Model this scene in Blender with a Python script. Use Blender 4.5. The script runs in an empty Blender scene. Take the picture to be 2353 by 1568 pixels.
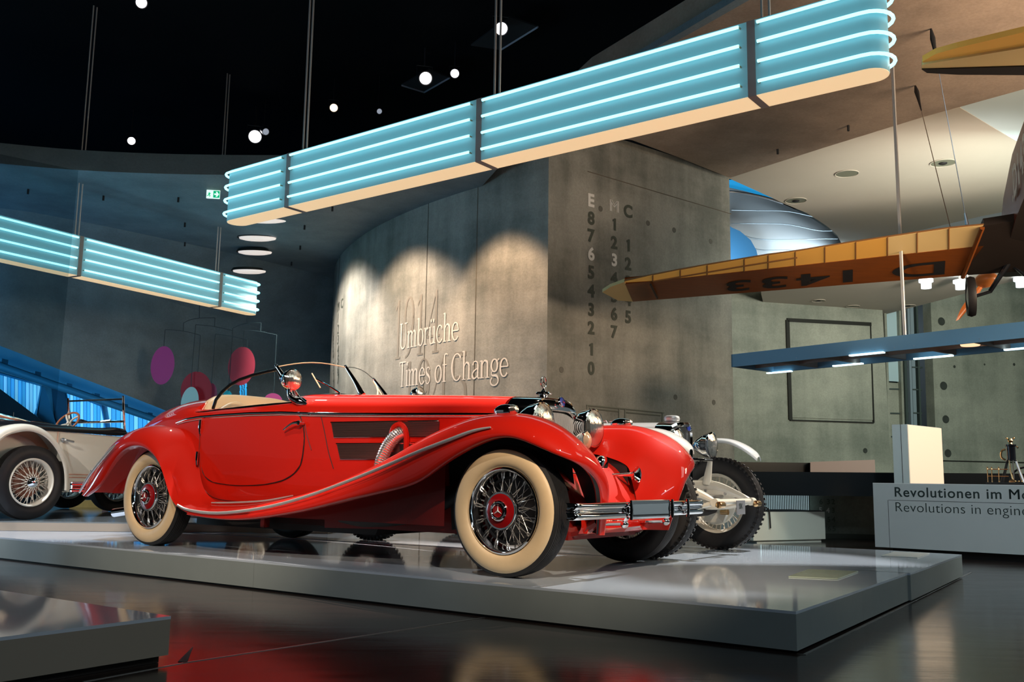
import bpy, bmesh, math, random
from math import sin, cos, pi, radians as R_, sqrt, atan2
from mathutils import Vector as V, Matrix
random.seed(7)
SC = bpy.context.scene
COL = SC.collection
# ---------------------------------------------------------------- camera
FPX, PITCH, ROLL, CAMH, PH = 2174.0, 0.1429, 0.0147, 0.7223, 0.1747
CXP, CYP = 1176.5, 784.0
_f = V((0, cos(PITCH), sin(PITCH))); _r0 = V((1, 0, 0)); _u0 = V((0, -sin(PITCH), cos(PITCH)))
CR = cos(ROLL)*_r0 + sin(ROLL)*_u0; CU = -sin(ROLL)*_r0 + cos(ROLL)*_u0
CAMP = V((0, 0, CAMH))
cd = bpy.data.cameras.new('camera'); co = bpy.data.objects.new('camera', cd); COL.objects.link(co)
cd.sensor_width = 36; cd.lens = FPX*36/2353; cd.clip_end = 200
m = Matrix((CR, CU, -_f)).transposed().to_4x4(); m.translation = CAMP
co.matrix_world = m
SC.camera = co
def ray(px, py): return CR*((px-CXP)/FPX) + CU*(-(py-CYP)/FPX) + _f
def atY(px, py, Y): d = ray(px, py); return CAMP + d*(Y/d.y)
def atZ(px, py, z): d = ray(px, py); return CAMP + d*((z-CAMH)/d.z)
def atP(px, py, o, n):
    d = ray(px, py); return CAMP + d*((V(o)-CAMP).dot(n)/d.dot(n))
# ---------------------------------------------------------------- world, exposure
SC.view_settings.view_transform = 'Standard'; SC.view_settings.look = 'None'
SC.view_settings.gamma = 1; SC.view_settings.use_curve_mapping = False
SC.view_settings.exposure = 0.0
w = bpy.data.worlds.new('world'); SC.world = w; w.use_nodes = True
w.node_tree.nodes['Background'].inputs[0].default_value = (0.50, 0.62, 0.66, 1)
w.node_tree.nodes['Background'].inputs[1].default_value = 0.17
# ---------------------------------------------------------------- lamps of the hall, with added unseen fills
def spot(name, loc, tgt, power, col, ang, blend=0.4, size=0.06):
    l = bpy.data.lights.new(name, 'SPOT'); l.energy = power; l.color = col; l.spot_size = R_(ang); l.spot_blend = blend; l.shadow_soft_size = size
    o = bpy.data.objects.new(name, l); COL.objects.link(o); o.location = loc
    o.rotation_euler = (V(tgt)-V(loc)).to_track_quat('-Z', 'Y').to_euler(); return o
def area(name, loc, tgt, power, col, sx, sy):
    l = bpy.data.lights.new(name, 'AREA'); l.shape = 'RECTANGLE'; l.size = sx; l.size_y = sy; l.energy = power; l.color = col
    o = bpy.data.objects.new(name, l); COL.objects.link(o); o.location = loc
    o.rotation_euler = (V(tgt)-V(loc)).to_track_quat('-Z', 'Y').to_euler(); return o
WARM = (1.0, 0.78, 0.56); WHITE = (1.0, 0.93, 0.86); COOL = (0.78, 0.92, 1.0); BLUE = (0.05, 0.42, 1.0)
spot('car_spot', (0.9, 7.4, 6.4), (-0.75, 6.75, 1.0), 3700, (1.0, 0.80, 0.66), 30, 0.6)
spot('car_spot', (-4.2, 10.2, 6.4), (-2.4, 7.6, 0.9), 600, WHITE, 38)
spot('car_spot', (-2.6, 2.6, 6.4), (-1.8, 6.9, 0.6), 550, WHITE, 44)
spot('car_spot', (1.3, 0.6, 4.4), (0.8, 5.7, 0.55), 1500, WARM, 25, 0.7)  # unseen spot added from the camera side to brighten wheel and far fender
spot('car_spot', (-2.0, 0.4, 4.4), (-1.9, 7.3, 0.6), 1250, WARM, 26, 0.7)  # another unseen spot, added to brighten the door and rear fender
spot('car_spot', (4.8, 8.6, 6.2), (1.5, 6.6, 0.7), 3000, WHITE, 26)
spot('car_spot', (-7.0, 6.0, 6.4), (-4.6, 9.4, 0.8), 900, WHITE, 34)
spot('platform_spot', (-5.0, 7.0, 6.2), (-3.9, 8.6, 0.2), 1500, (0.82, 0.90, 1.0), 26)
spot('wall_spot', (-1.15, 14.3, 5.75), (-0.15, 15.45, 1.6), 720, (1.0, 0.66, 0.40), 74, 0.45, 0.12)
spot('wall_spot', (-3.55, 16.15, 5.5), (-2.05, 17.4, 1.6), 1050, (1.0, 0.74, 0.52), 98, 0.45, 0.12)
spot('wall_spot', (-5.0, 19.0, 5.2), (-3.55, 20.1, 2.2), 950, (1.0, 0.88, 0.74), 120, 0.5, 0.2)
spot('wall_spot', (1.2, 9.5, 6.0), (-0.6, 15.8, 1.0), 500, (1.0, 0.74, 0.52), 34, 0.8, 0.2)
spot('wing_fill', (2.4, 8.4, 1.6), (5.1, 13.0, 4.1), 560, WARM, 32, 0.9, 0.3)  # unseen lamp added below to brighten the wing underside
area('track_light', (3.2, -2.5, 5.5), (1.0, 5.0, 0.5), 110, (0.8, 0.92, 1.0), 6.0, 0.6)
area('ceiling_fill', (8.6, 8.2, 3.6), (4.6, 13.0, 6.6), 520, (1.0, 0.74, 0.50), 3, 2)  # added unseen light, brightens the brown soffit from below
spot('ceiling_fill', (9.0, 13.5, 3.4), (7.0, 20.0, 6.7), 1500, (1.0, 0.88, 0.74), 84, 1.0, 0.5)  # added unseen light, brightens the beige ceiling
area('hall_fill', (10.4, 15.0, 4.4), (10.8, 25, 2.4), 330, (0.84, 1.0, 0.88), 5, 3)  # added unseen area light, lifts the back wall
spot('pier_fill', (4.5, 9.5, 2.5), (1.5, 15.3, 6.5), 450, WARM, 30, 0.9, 0.4)  # unseen spot added to brighten the top of the pier
spot('low_wall_spot', (3.4, 10.4, 2.6), (3.6, 12.3, 0.3), 90, (0.85, 1.0, 0.9), 70, 0.9, 0.2)
spot('bulge_fill', (8.2, 23.7, 6.0), (6.8, 25.0, 7.4), 260, (0.74, 0.90, 1.0), 140, 0.8, 0.4)  # unseen pair of spots added to brighten the white bulge
spot('bulge_fill', (5.0, 23.0, 6.0), (6.6, 25.0, 7.2), 420, (0.74, 0.90, 1.0), 130, 0.8, 0.4)
spot('counter_fill', (3.6, 2.6, 5.6), (4.9, 9.6, 0.45), 1100, (0.84, 0.97, 1.0), 42, 0.8, 0.3)  # unseen spot added in front to brighten counter and bench
spot('car_spot', (-5.6, 1.5, 4.8), (-4.5, 9.6, 0.9), 1500, WHITE, 24, 0.7)  # unseen spot added from the front to brighten the cream car
area('hall_fill', (-13.5, 18.6, 3.4), (-7.0, 21, 5.2), 160, (0.04, 0.38, 0.85), 6, 3)  # added blue area light for the glow under the ramp
area('hall_fill', (-10.0, 9.5, 1.0), (-4.5, 18.0, 5.4), 230, (0.50, 0.80, 1.0), 3, 2)  # added cool fill for the left walls, no lamp stands there
area('hall_fill', (7.5, 5.0, 5.5), (5.0, 11, 0.3), 70, (0.82, 1.0, 0.94), 4, 2)  # added unseen fill over the right side
# ---------------------------------------------------------------- materials
MATS = {}
def pbr(name, col, rough=0.5, metal=0.0, coat=0.0, noise=0.0, nscale=8.0, bump=0.0, emit=None, es=0.0, spec=0.5, col2=None, trans=0.0, ior=1.45, alpha=1.0, stretch=None, rvar=0.0, coatr=0.03):
    if name in MATS: return MATS[name]
    M = bpy.data.materials.new(name); M.use_nodes = True; nt = M.node_tree; B = nt.nodes['Principled BSDF']
    B.inputs['Base Color'].default_value = (*col, 1); B.inputs['Roughness'].default_value = rough; B.inputs['Metallic'].default_value = metal
    B.inputs['Coat Weight'].default_value = coat; B.inputs['Coat Roughness'].default_value = coatr
    B.inputs['Specular IOR Level'].default_value = spec
    B.inputs['Transmission Weight'].default_value = trans; B.inputs['IOR'].default_value = ior; B.inputs['Alpha'].default_value = alpha
    if emit: B.inputs['Emission Color'].default_value = (*emit, 1); B.inputs['Emission Strength'].default_value = es
    if noise or bump or rvar:
        tc = nt.nodes.new('ShaderNodeTexCoord'); mp = nt.nodes.new('ShaderNodeMapping'); nt.links.new(tc.outputs['Object'], mp.inputs[0])
        if stretch: mp.inputs['Scale'].default_value = stretch
        nz = nt.nodes.new('ShaderNodeTexNoise'); nz.inputs['Scale'].default_value = nscale; nz.inputs['Detail'].default_value = 6; nz.inputs['Roughness'].default_value = 0.6
        nt.links.new(mp.outputs[0], nz.inputs['Vector'])
        if noise:
            rp = nt.nodes.new('ShaderNodeValToRGB'); c2 = col2 or tuple(max(0, c*(1-noise)) for c in col)
            rp.color_ramp.elements[0].position = 0.32; rp.color_ramp.elements[0].color = (*c2, 1); rp.color_ramp.elements[1].position = 0.68; rp.color_ramp.elements[1].color = (*col, 1)
            nt.links.new(nz.outputs['Fac'], rp.inputs[0]); nt.links.new(rp.outputs[0], B.inputs['Base Color'])
        if rvar:
            mr = nt.nodes.new('ShaderNodeMapRange'); mr.inputs['To Min'].default_value = max(0, rough-rvar); mr.inputs['To Max'].default_value = rough+rvar
            nt.links.new(nz.outputs['Fac'], mr.inputs[0]); nt.links.new(mr.outputs[0], B.inputs['Roughness'])
        if bump:
            b = nt.nodes.new('ShaderNodeBump'); b.inputs['Strength'].default_value = bump; b.inputs['Distance'].default_value = 0.02
            nt.links.new(nz.outputs['Fac'], b.inputs['Height']); nt.links.new(b.outputs[0], B.inputs['Normal'])
    MATS[name] = M; return M
def concrete(name, c1, c2, vert=True, bs=0.25):
    """board-marked concrete: cloudy tone, vertical streaks, dark spots, fine pores"""
    if name in MATS: return MATS[name]
    M = bpy.data.materials.new(name); M.use_nodes = True; nt = M.node_tree; B = nt.nodes['Principled BSDF']; B.inputs['Roughness'].default_value = 0.62
    N = nt.nodes.new; L = nt.links.new
    tc = N('ShaderNodeTexCoord')
    def noise(sc, det, scale, rough=0.6):
        mp = N('ShaderNodeMapping'); mp.inputs['Scale'].default_value = scale; L(tc.outputs['Object'], mp.inputs[0])
        n = N('ShaderNodeTexNoise'); n.inputs['Scale'].default_value = sc; n.inputs['Detail'].default_value = det; n.inputs['Roughness'].default_value = rough; L(mp.outputs[0], n.inputs['Vector']); return n.outputs['Fac']
    big = noise(0.55, 8, (1, 1, 1), 0.68); st = noise(1.6, 6, (1, 1, 0.12) if vert else (1, 1, 1)); fine = noise(26, 4, (1, 1, 1), 0.7); lift = noise(0.5, 5, (0.25, 0.25, 1.6))
    mx = N('ShaderNodeMix'); mx.data_type = 'FLOAT'; mx.inputs[0].default_value = 0.42; L(big, mx.inputs[2]); L(st, mx.inputs[3])
    mx2 = N('ShaderNodeMix'); mx2.data_type = 'FLOAT'; mx2.inputs[0].default_value = 0.3; L(mx.outputs[0], mx2.inputs[2]); L(lift, mx2.inputs[3])
    rp = N('ShaderNodeValToRGB'); e = rp.color_ramp.elements; e[0].position = 0.42; e[0].color = (*c2, 1); e[1].position = 0.56; e[1].color = (*c1, 1)
    L(mx2.outputs[0], rp.inputs[0])
    rp2 = N('ShaderNodeValToRGB'); e = rp2.color_ramp.elements; e[0].position = 0.3; e[0].color = (0.82, 0.82, 0.8, 1); e[1].position = 0.65; e[1].color = (1, 1, 1, 1); L(fine, rp2.inputs[0])
    mm = N('ShaderNodeMix'); mm.data_type = 'RGBA'; mm.blend_type = 'MULTIPLY'; mm.inputs[0].default_value = 1; L(rp.outputs[0], mm.inputs[6]); L(rp2.outputs[0], mm.inputs[7]); L(mm.outputs[2], B.inputs['Base Color'])
    b = N('ShaderNodeBump'); b.inputs['Strength'].default_value = bs; b.inputs['Distance'].default_value = 0.02; L(fine, b.inputs['Height']); L(b.outputs[0], B.inputs['Normal'])
    MATS[name] = M; return M
# ---------------------------------------------------------------- mesh helpers
def crom(P, n, closed=False):
    out = []; N_ = len(P)
    if N_ < 2: return list(P)
    rng = N_ if closed else N_-1
    for i in range(rng):
        p1, p2 = P[i % N_], P[(i+1) % N_]
        p0 = P[(i-1) % N_] if closed or i > 0 else p1*2-p2
        p3 = P[(i+2) % N_] if closed or i < N_-2 else p2*2-p1
        for k in range(n):
            t = k/n
            out.append(0.5*((2*p1)+(p2-p0)*t+(2*p0-5*p1+4*p2-p3)*t*t+(3*p1-p0-3*p2+p3)*t*t*t))
    if not closed: out.append(P[-1]*1.0)
    return out
def netpts(rows, su, sv):
    rows = [[V(p) for p in r] for r in rows]
    rr = [crom(r, sv) for r in rows]
    cols = [crom([r[j] for r in rr], su) for j in range(len(rr[0]))]
    return [[cols[j][i] for j in range(len(cols))] for i in range(len(cols[0]))]
def smoothgrid(G, it=8, k=0.5):
    """relax a lofted grid so that its highlights run clean; the border stays"""
    nu, nv = len(G), len(G[0])
    for _ in range(it):
        H_ = [[p.copy() for p in r] for r in G]
        for i in range(1, nu-1):
            for j in range(nv):
                a = (G[i-1][j]+G[i+1][j])/2
                if 0 < j < nv-1: a = a*.7+(G[i][j-1]+G[i][j+1])*.15
                H_[i][j] = G[i][j]*(1-k)+a*k
        G = H_
    return G
class MB:
    def __init__(s): s.v = []; s.f = []
    def add(s, v, f):
        o = len(s.v); s.v += [V(p) for p in v]; s.f += [tuple(i+o for i in q) for q in f]; return s
    def box(s, c, d, rot=None):
        x, y, z = d[0]/2, d[1]/2, d[2]/2
        P = [V((a, b, e)) for a in (-x, x) for b in (-y, y) for e in (-z, z)]
        if rot is not None: P = [rot @ p for p in P]
        c = V(c)
        return s.add([p+c for p in P], [(0, 1, 3, 2), (4, 6, 7, 5), (0, 4, 5, 1), (2, 3, 7, 6), (0, 2, 6, 4), (1, 5, 7, 3)])
    def prism(s, A, B_):
        n = len(A); return s.add(list(A)+list(B_), [tuple(range(n))[::-1], tuple(range(n, 2*n))]+[(i, (i+1) % n, n+(i+1) % n, n+i) for i in range(n)])
    def ext(s, poly, z0, z1): return s.prism([(p[0], p[1], z0) for p in poly], [(p[0], p[1], z1) for p in poly])
    def grid(s, G, closeu=False, closev=False, flip=False):
        nu, nv = len(G), len(G[0]); F = []
        for i in range(nu if closeu else nu-1):
            for j in range(nv if closev else nv-1):
                a, b, c, d = i*nv+j, i*nv+(j+1) % nv, ((i+1) % nu)*nv+(j+1) % nv, ((i+1) % nu)*nv+j
                F.append((a, d, c, b) if flip else (a, b, c, d))
        return s.add([p for r in G for p in r], F)
    def net(s, rows, su=4, sv=4, flip=False): return s.grid(netpts(rows, su, sv), flip=flip)
    def tube(s, P, r, n=8, closed=False, smooth=0, caps=True, flat=None):
        P = [V(p) for p in P]
        if smooth: P = crom(P, smooth, closed)
        m_ = len(P); rs = r if isinstance(r, (list, tuple)) else [r]*m_
        if len(rs) != m_: rs = [rs[min(len(rs)-1, int(i/(m_-1)*(len(rs)-1)))]*(1-((i/(m_-1)*(len(rs)-1)) % 1))+rs[min(len(rs)-1, int(i/(m_-1)*(len(rs)-1))+1)]*((i/(m_-1)*(len(rs)-1)) % 1) for i in range(m_)]
        G = []; T0 = None; Nn = None
        for i in range(m_):
            a = P[(i-1) % m_] if closed or i > 0 else P[i]; b = P[(i+1) % m_] if closed or i < m_-1 else P[i]
            T = (b-a).normalized()
            if Nn is None:
                h = V((0, 0, 1)) if abs(T.z) < 0.9 else V((1, 0, 0)); Nn = (h-T*h.dot(T)).normalized()
            else:
                Nn = (Nn-T*Nn.dot(T)).normalized()
            Bn = T.cross(Nn); fy = flat if flat else 1.0
            G.append([P[i]+(Nn*cos(2*pi*k/n)*fy+Bn*sin(2*pi*k/n))*rs[i] for k in range(n)])
        base = len(s.v); s.grid(G, closeu=closed, closev=True, flip=True)
        if caps and not closed:
            s.f.append(tuple(base+k for k in range(n))); s.f.append(tuple(base+(m_-1)*n+k for k in range(n))[::-1])
        return s
    def lathe(s, prof, o, ax, n=32, caps=False):
        o = V(o); ax = V(ax).normalized(); h = V((0, 0, 1)) if abs(ax.z) < 0.9 else V((1, 0, 0)); u = (h-ax*h.dot(ax)).normalized(); w_ = ax.cross(u)
        G = [[o+ax*hh+(u*cos(2*pi*k/n)+w_*sin(2*pi*k/n))*rr for k in range(n)] for rr, hh in prof]
        b = len(s.v); s.grid(G, closev=True)
        if caps: s.f.append(tuple(b+k for k in range(n))[::-1]); s.f.append(tuple(b+(len(prof)-1)*n+k for k in range(n)))
        return s
    def ball(s, c, r, sc=(1, 1, 1), n=12):
        c = V(c); G = [[c+V((sc[0]*r*sin(pi*i/n)*cos(2*pi*k/(2*n)), sc[1]*r*sin(pi*i/n)*sin(2*pi*k/(2*n)), sc[2]*r*cos(pi*i/n))) for k in range(2*n)] for i in range(n+1)]
        return s.grid(G, closev=True, flip=True)
    def mirror(s):
        t = MB(); t.v = [V((p.x, -p.y, p.z)) for p in s.v]; t.f = [f[::-1] for f in s.f]; return t
    def xf(s, M):
        s.v = [M @ p for p in s.v]; return s
    def join(s, o): return s.add(o.v, o.f)
    def build(s, name, mat, parent=None, smooth=38, weld=True, recalc=True, solid=0.0):
        me = bpy.data.meshes.new(name); me.from_pydata([tuple(p) for p in s.v], [], s.f)
        bm = bmesh.new(); bm.from_mesh(me)
        if weld: bmesh.ops.remove_doubles(bm, verts=bm.verts, dist=1e-5)
        bmesh.ops.dissolve_degenerate(bm, dist=1e-6, edges=bm.edges)
        if recalc: bmesh.ops.recalc_face_normals(bm, faces=bm.faces)
        if solid:
            geom = bmesh.ops.solidify(bm, geom=bm.faces[:], thickness=solid)
        if smooth:
            for f in bm.faces: f.smooth = True
            lim = R_(smooth)
            for e in bm.edges:
                if len(e.link_faces) == 2 and e.calc_face_angle(0) > lim: e.smooth = False
        bm.to_mesh(me); bm.free()
        me.materials.append(mat)
        ob = bpy.data.objects.new(name, me); COL.objects.link(ob)
        if parent: ob.parent = parent
        return ob
def tag(o, label=None, cat=None, group=None, kind=None):
    if label: o['label'] = label
    if cat: o['category'] = cat
    if group: o['group'] = group
    if kind: o['kind'] = kind
    return o
def thing(name, label, cat, loc=(0, 0, 0), rz=0, group=None):
    o = bpy.data.objects.new(name, None); COL.objects.link(o); o.location = loc; o.rotation_euler = (0, 0, rz); o.empty_display_size = 0.1
    return tag(o, label, cat, group)
def struct(o): o['kind'] = 'structure'; return o
def copytree(o, parent=None):
    c = o.copy(); COL.objects.link(c); c.parent = parent
    for ch in list(o.children): copytree(ch, c)
    return c
def text2d(s, size=1.0, offset=0.0, shear=0.0, spacing=1.0, align='LEFT'):
    """flat lettering -> (verts2d, faces)"""
    if 'M' in s and offset > 0:
        v0, f0 = text2d(s, size, 0.0, shear, spacing, align); v, f = [], []
        for dx in (-offset, 0.0, offset): f += [tuple(i+len(v) for i in q) for q in f0]; v += [(x+dx, y) for x, y in v0]
        return v, f
    cu = bpy.data.curves.new('t', 'FONT'); cu.body = s; cu.size = size; cu.offset = offset; cu.shear = shear; cu.space_character = spacing; cu.align_x = align; cu.resolution_u = 6
    ob = bpy.data.objects.new('t', cu); COL.objects.link(ob); bpy.context.view_layer.update()
    me = bpy.data.meshes.new_from_object(ob.evaluated_get(bpy.context.evaluated_depsgraph_get()))
    v = [(p.co.x, p.co.y) for p in me.vertices]; f = [tuple(q.vertices) for q in me.polygons]
    bpy.data.objects.remove(ob); bpy.data.meshes.remove(me); return v, f
def letters(s, size, offset, spacing, o, u, w_, mat, par, name='letter'):
    mx = lambda t: max(a for a, b in text2d(t, size, offset, spacing=spacing)[0])
    for k, c in enumerate(s):
        if c == ' ': continue
        v, f = text2d(c, size, offset); dx = mx(s[:k+1])-max(a for a, b in v)
        lay(([(a+dx, b) for a, b in v], f), o, u, w_).build(name, mat, par, smooth=0)
def lay(vf, o, u, w_, up=0.0, nrm=None):
    """put flat lettering on a plane: origin o, axes u (along), w_ (up)"""
    v, f = vf; o = V(o); u = V(u); w_ = V(w_); n = u.cross(w_).normalized()
    b = MB(); b.add([o+u*x+w_*y+n*up for x, y in v], f); return b
# ================================================================ SETTING
M_conc = concrete('concrete_pier', (0.36, 0.35, 0.32), (0.15, 0.155, 0.14))
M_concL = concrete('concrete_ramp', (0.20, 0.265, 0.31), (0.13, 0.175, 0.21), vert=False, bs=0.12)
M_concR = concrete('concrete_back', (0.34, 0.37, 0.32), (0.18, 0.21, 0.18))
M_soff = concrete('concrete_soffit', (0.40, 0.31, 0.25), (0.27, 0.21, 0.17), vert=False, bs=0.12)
M_black = pbr('black_ceiling', (0.004, 0.005, 0.006), 0.9, spec=0.1)
M_floor = pbr('polished_floor', (0.030, 0.021, 0.019), 0.16, noise=0.35, nscale=3.0, bump=0.05, stretch=(0.5, 2.5, 1), rvar=0.06, spec=0.6)
M_white = pbr('platform_top', (0.50, 0.59, 0.70), 0.06, spec=0.6, noise=0.04, nscale=2)
M_side = pbr('platform_side', (0.24, 0.285, 0.29), 0.45, noise=0.06, nscale=5)
M_paint = pbr('white_paint', (0.62, 0.61, 0.56), 0.6, noise=0.05, nscale=2)
M_beige = pbr('ceiling_paint', (0.50, 0.46, 0.40), 0.8, noise=0.05, nscale=1)
M_bulge = pbr('white_cladding', (0.72, 0.78, 0.82), 0.5, noise=0.03, nscale=1)
M_dark = pbr('dark_void', (0.006, 0.008, 0.010), 0.25)
M_chrome = pbr('chrome', (0.86, 0.86, 0.87), 0.045, metal=1.0)
M_steel = pbr('steel', (0.55, 0.55, 0.56), 0.28, metal=1.0)
M_rub = pbr('rubber', (0.014, 0.014, 0.016), 0.55, noise=0.3, nscale=20)
M_glass = pbr('glass', (1, 1, 1), 0.02, trans=1.0, ior=1.1, spec=0.5)
M_blk = pbr('black_gloss', (0.008, 0.009, 0.012), 0.12)
M_blackm = pbr('black_matt', (0.012, 0.012, 0.014), 0.6)

f_ = MB().box((0, 13, -0.05), (70, 44, 0.1)).build('floor', M_floor, smooth=0); struct(f_)
# light metal joints let into the floor
def strip(name, a, b, w_=0.012, z=0.002, par=None, mat=None):
    a, b = V((a[0], a[1], 0)), V((b[0], b[1], 0)); d = (b-a).normalized(); n = V((-d.y, d.x, 0))*w_/2
    o = MB().prism([a-n+V((0, 0, z-.004)), b-n+V((0, 0, z-.004)), b+n+V((0, 0, z-.004)), a+n+V((0, 0, z-.004))], [a-n+V((0, 0, z)), b-n+V((0, 0, z)), b+n+V((0, 0, z)), a+n+V((0, 0, z))]).build(name, mat or M_steel, par, smooth=0)
    return o
s1 = atZ(430, 1523, 0); s2 = atZ(1100, 1422, 0); dd = (s2-s1).normalized()
struct(strip('trim_1', s1-dd*0.02, s2+dd*0.05, 0.010))
struct(strip('trim_2', atZ(1848, 1505.5, 0), atZ(2232, 1316, 0), 0.014))
struct(strip('trim_3', atZ(1832, 1504, 0), atZ(1848, 1505.5, 0), 0.012))
struct(strip('trim_4', atZ(190, 1568, 0), s1, 0.010))
# ---- black ceiling
H = 9.0
o = MB().box((0, 13, H+0.1), (60, 46, 0.2)).build('ceiling', M_black, smooth=0); struct(o)
# ---- brown soffit of the upper ramp, right
zs = 6.45
def zpoly(name, px, z, th, mat, up=True):
    P = [atZ(x, y, z) for x, y in px]; P = [V((p.x, p.y, z)) for p in P]
    return struct(MB().prism(P, [p+V((0, 0, th)) for p in P]).build(name, mat, smooth=0))
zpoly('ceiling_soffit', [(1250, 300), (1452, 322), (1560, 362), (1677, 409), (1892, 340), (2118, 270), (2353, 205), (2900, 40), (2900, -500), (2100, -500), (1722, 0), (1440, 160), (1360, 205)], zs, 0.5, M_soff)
# grey band along the soffit's edge, seen below the black ceiling
zpoly('ceiling_edge', [(1722, 0), (1690, 0), (1425, 158), (1440, 160)], zs-0.02, 0.1, M_concL)
zpoly('ceiling_beige', [(1640, 395), (1679, 412), (1746, 442), (1806, 470), (1854, 490), (1899, 519), (1924, 541), (1936, 565), (1960, 600), (2055, 543), (2160, 519), (2256, 497), (2353, 478), (2700, 420), (2700, 200), (2353, 332), (2332, 324), (2206, 248), (2130, 262), (1900, 300), (1677, 385)], 6.75, 0.3, M_beige)
M_teal = pbr('teal_paint', (0.30, 0.36, 0.34), 0.8)
M_sky = pbr('pale_blue_paint', (0.60, 0.74, 0.80), 0.7)
zpoly('ceiling_pale', [(2205, 247), (2353, 203), (2500, 170), (2500, 400), (2353, 336), (2333, 323)], 6.76, 0.1, M_sky)
# ---- pier: flat right face and a long curved left face
A38 = R_(38); PC = atY(1257, 800, 14.85); PC.z = 0
PU = V((cos(A38), sin(A38), 0))
_n = V((-PU.y, PU.x, 0))
PE = atP(1681, 700, PC, _n); PE.z = 0; PL = (PE-PC).length
def wallpt(s):
    """point at arc length s along the curved face, from the corner leftwards"""
    L_ = 10.46; n = 60; p = V(PC); k = 0; ds = abs(s)/n if s else 0
    for i in range(n):
        t = min(1.25, ((i+.5)*ds)/L_); h = R_(52-44*t); p = p+V((-sin(h), cos(h), 0))*ds
    t = min(1.25, s/L_); h = R_(52-44*t); T = V((-sin(h), cos(h), 0)); return p, T, V((-T.y, T.x, 0))
def walltop(s): return 6.5-1.2*min(1, s/5.0)+(0.0 if s < 5 else 0.0)
G = []
for i in range(49):
    s = 13.5*i/48; p, T, n_ = wallpt(s)
    G.append([V((p.x, p.y, 0)), V((p.x, p.y, 3)), V((p.x, p.y, 6.6))])
struct(MB().grid(G).build('wall_curved', M_conc, smooth=60))
pr = MB(); n0 = _n*0.02
pr.prism([PC, PE, PE+_n*3, PC+_n*3], [q+V((0, 0, 6.6)) for q in (PC, PE, PE+_n*3, PC+_n*3)])
struct(pr.build('wall_pier', M_conc, smooth=0))
# ---- grey ramp underside on the left: soffit, blue-lit band, sloping parapet
def pxgrid(name, rows, mat, su=3, sv=3, sm=60):
    return struct(MB().net([[atY(x, y, Y) for x, y, Y in r] for r in rows], su, sv).build(name, mat, smooth=sm))
zsf = 5.7
def Zr(x, y): p = atZ(x, y, zsf); return p
e0 = [(-300, 345), (0, 376), (180, 391), (360, 399), (530, 402), (700, 402), (900, 396), (1150, 380)]
e1 = [(-300, 455), (0, 478), (180, 508), (360, 545), (530, 582), (700, 622), (780, 642), (900, 662)]
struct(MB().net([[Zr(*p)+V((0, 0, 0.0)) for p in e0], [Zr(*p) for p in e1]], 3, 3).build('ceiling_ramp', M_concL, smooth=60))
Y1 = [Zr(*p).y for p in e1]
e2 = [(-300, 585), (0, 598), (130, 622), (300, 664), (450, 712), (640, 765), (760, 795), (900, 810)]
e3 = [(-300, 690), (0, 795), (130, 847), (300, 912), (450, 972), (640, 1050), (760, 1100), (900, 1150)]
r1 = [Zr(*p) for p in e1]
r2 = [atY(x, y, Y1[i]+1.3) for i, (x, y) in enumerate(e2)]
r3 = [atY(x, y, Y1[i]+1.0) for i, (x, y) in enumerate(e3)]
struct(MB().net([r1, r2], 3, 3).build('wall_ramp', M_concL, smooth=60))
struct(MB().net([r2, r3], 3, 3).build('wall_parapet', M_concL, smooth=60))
# upper edge strip of the ramp against the black ceiling
top = [V((p.x, p.y, p.z+0.35)) for p in [Zr(*q) for q in e0]]
struct(MB().net([[Zr(*q) for q in e0], top], 2, 3).build('wall_ramp_edge', concrete('concrete_dark', (0.10, 0.11, 0.11), (0.07, 0.08, 0.08), vert=False)))
# ---- back wall at the right with its seams, cone holes and hatch
WB0 = atY(1685, 900, 22.0); WB0.z = 0; WBu = V((cos(R_(15)), sin(R_(15)), 0)); WBn = V((WBu.y, -WBu.x, 0))
def wb(px, py, off=0.0): p = atP(px, py, WB0+WBn*off, WBn); return p
def wbpoly(pts, o0, o1): return MB().prism([wb(x, y)+WBn*o0 for x, y in pts], [wb(x, y)+WBn*o1 for x, y in pts])
M_gasket = pbr('black_gasket', (0.01, 0.012, 0.01), 0.7)
struct(wbpoly([(1600, 640), (2024, 640), (2050, 1130), (1600, 1120)], -0.3, 0).build('wall_back', M_concR, smooth=0))
struct(wbpoly([(2135, 600), (2800, 540), (2800, 1160), (2155, 1135)], -0.3, 0.0).build('wall_back', M_concR, smooth=0))
# hatch in the wall
d_ = thing('door_1', None, None); d_['kind'] = 'structure'
wbpoly([(1812, 740), (1997, 748), (2004, 966), (1817, 960)], 0.0, 0.03).build('panel', M_concR, d_, smooth=0)
for a, b, wd in (((1807, 736), (2000, 746), 0.09), ((1808, 736), (1815, 965), 0.09), ((1998, 744), (2006, 972), 0.03), ((1814, 966), (2006, 972), 0.03)):
    p, q = wb(*a), wb(*b); t = (q-p).normalized(); n_ = WBn.cross(t)*wd/2
    MB().prism([p-n_, q-n_, q+n_, p+n_], [k+WBn*0.045 for k in (p-n_, q-n_, q+n_, p+n_)]).build('seal', M_gasket, d_, smooth=0)
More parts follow.
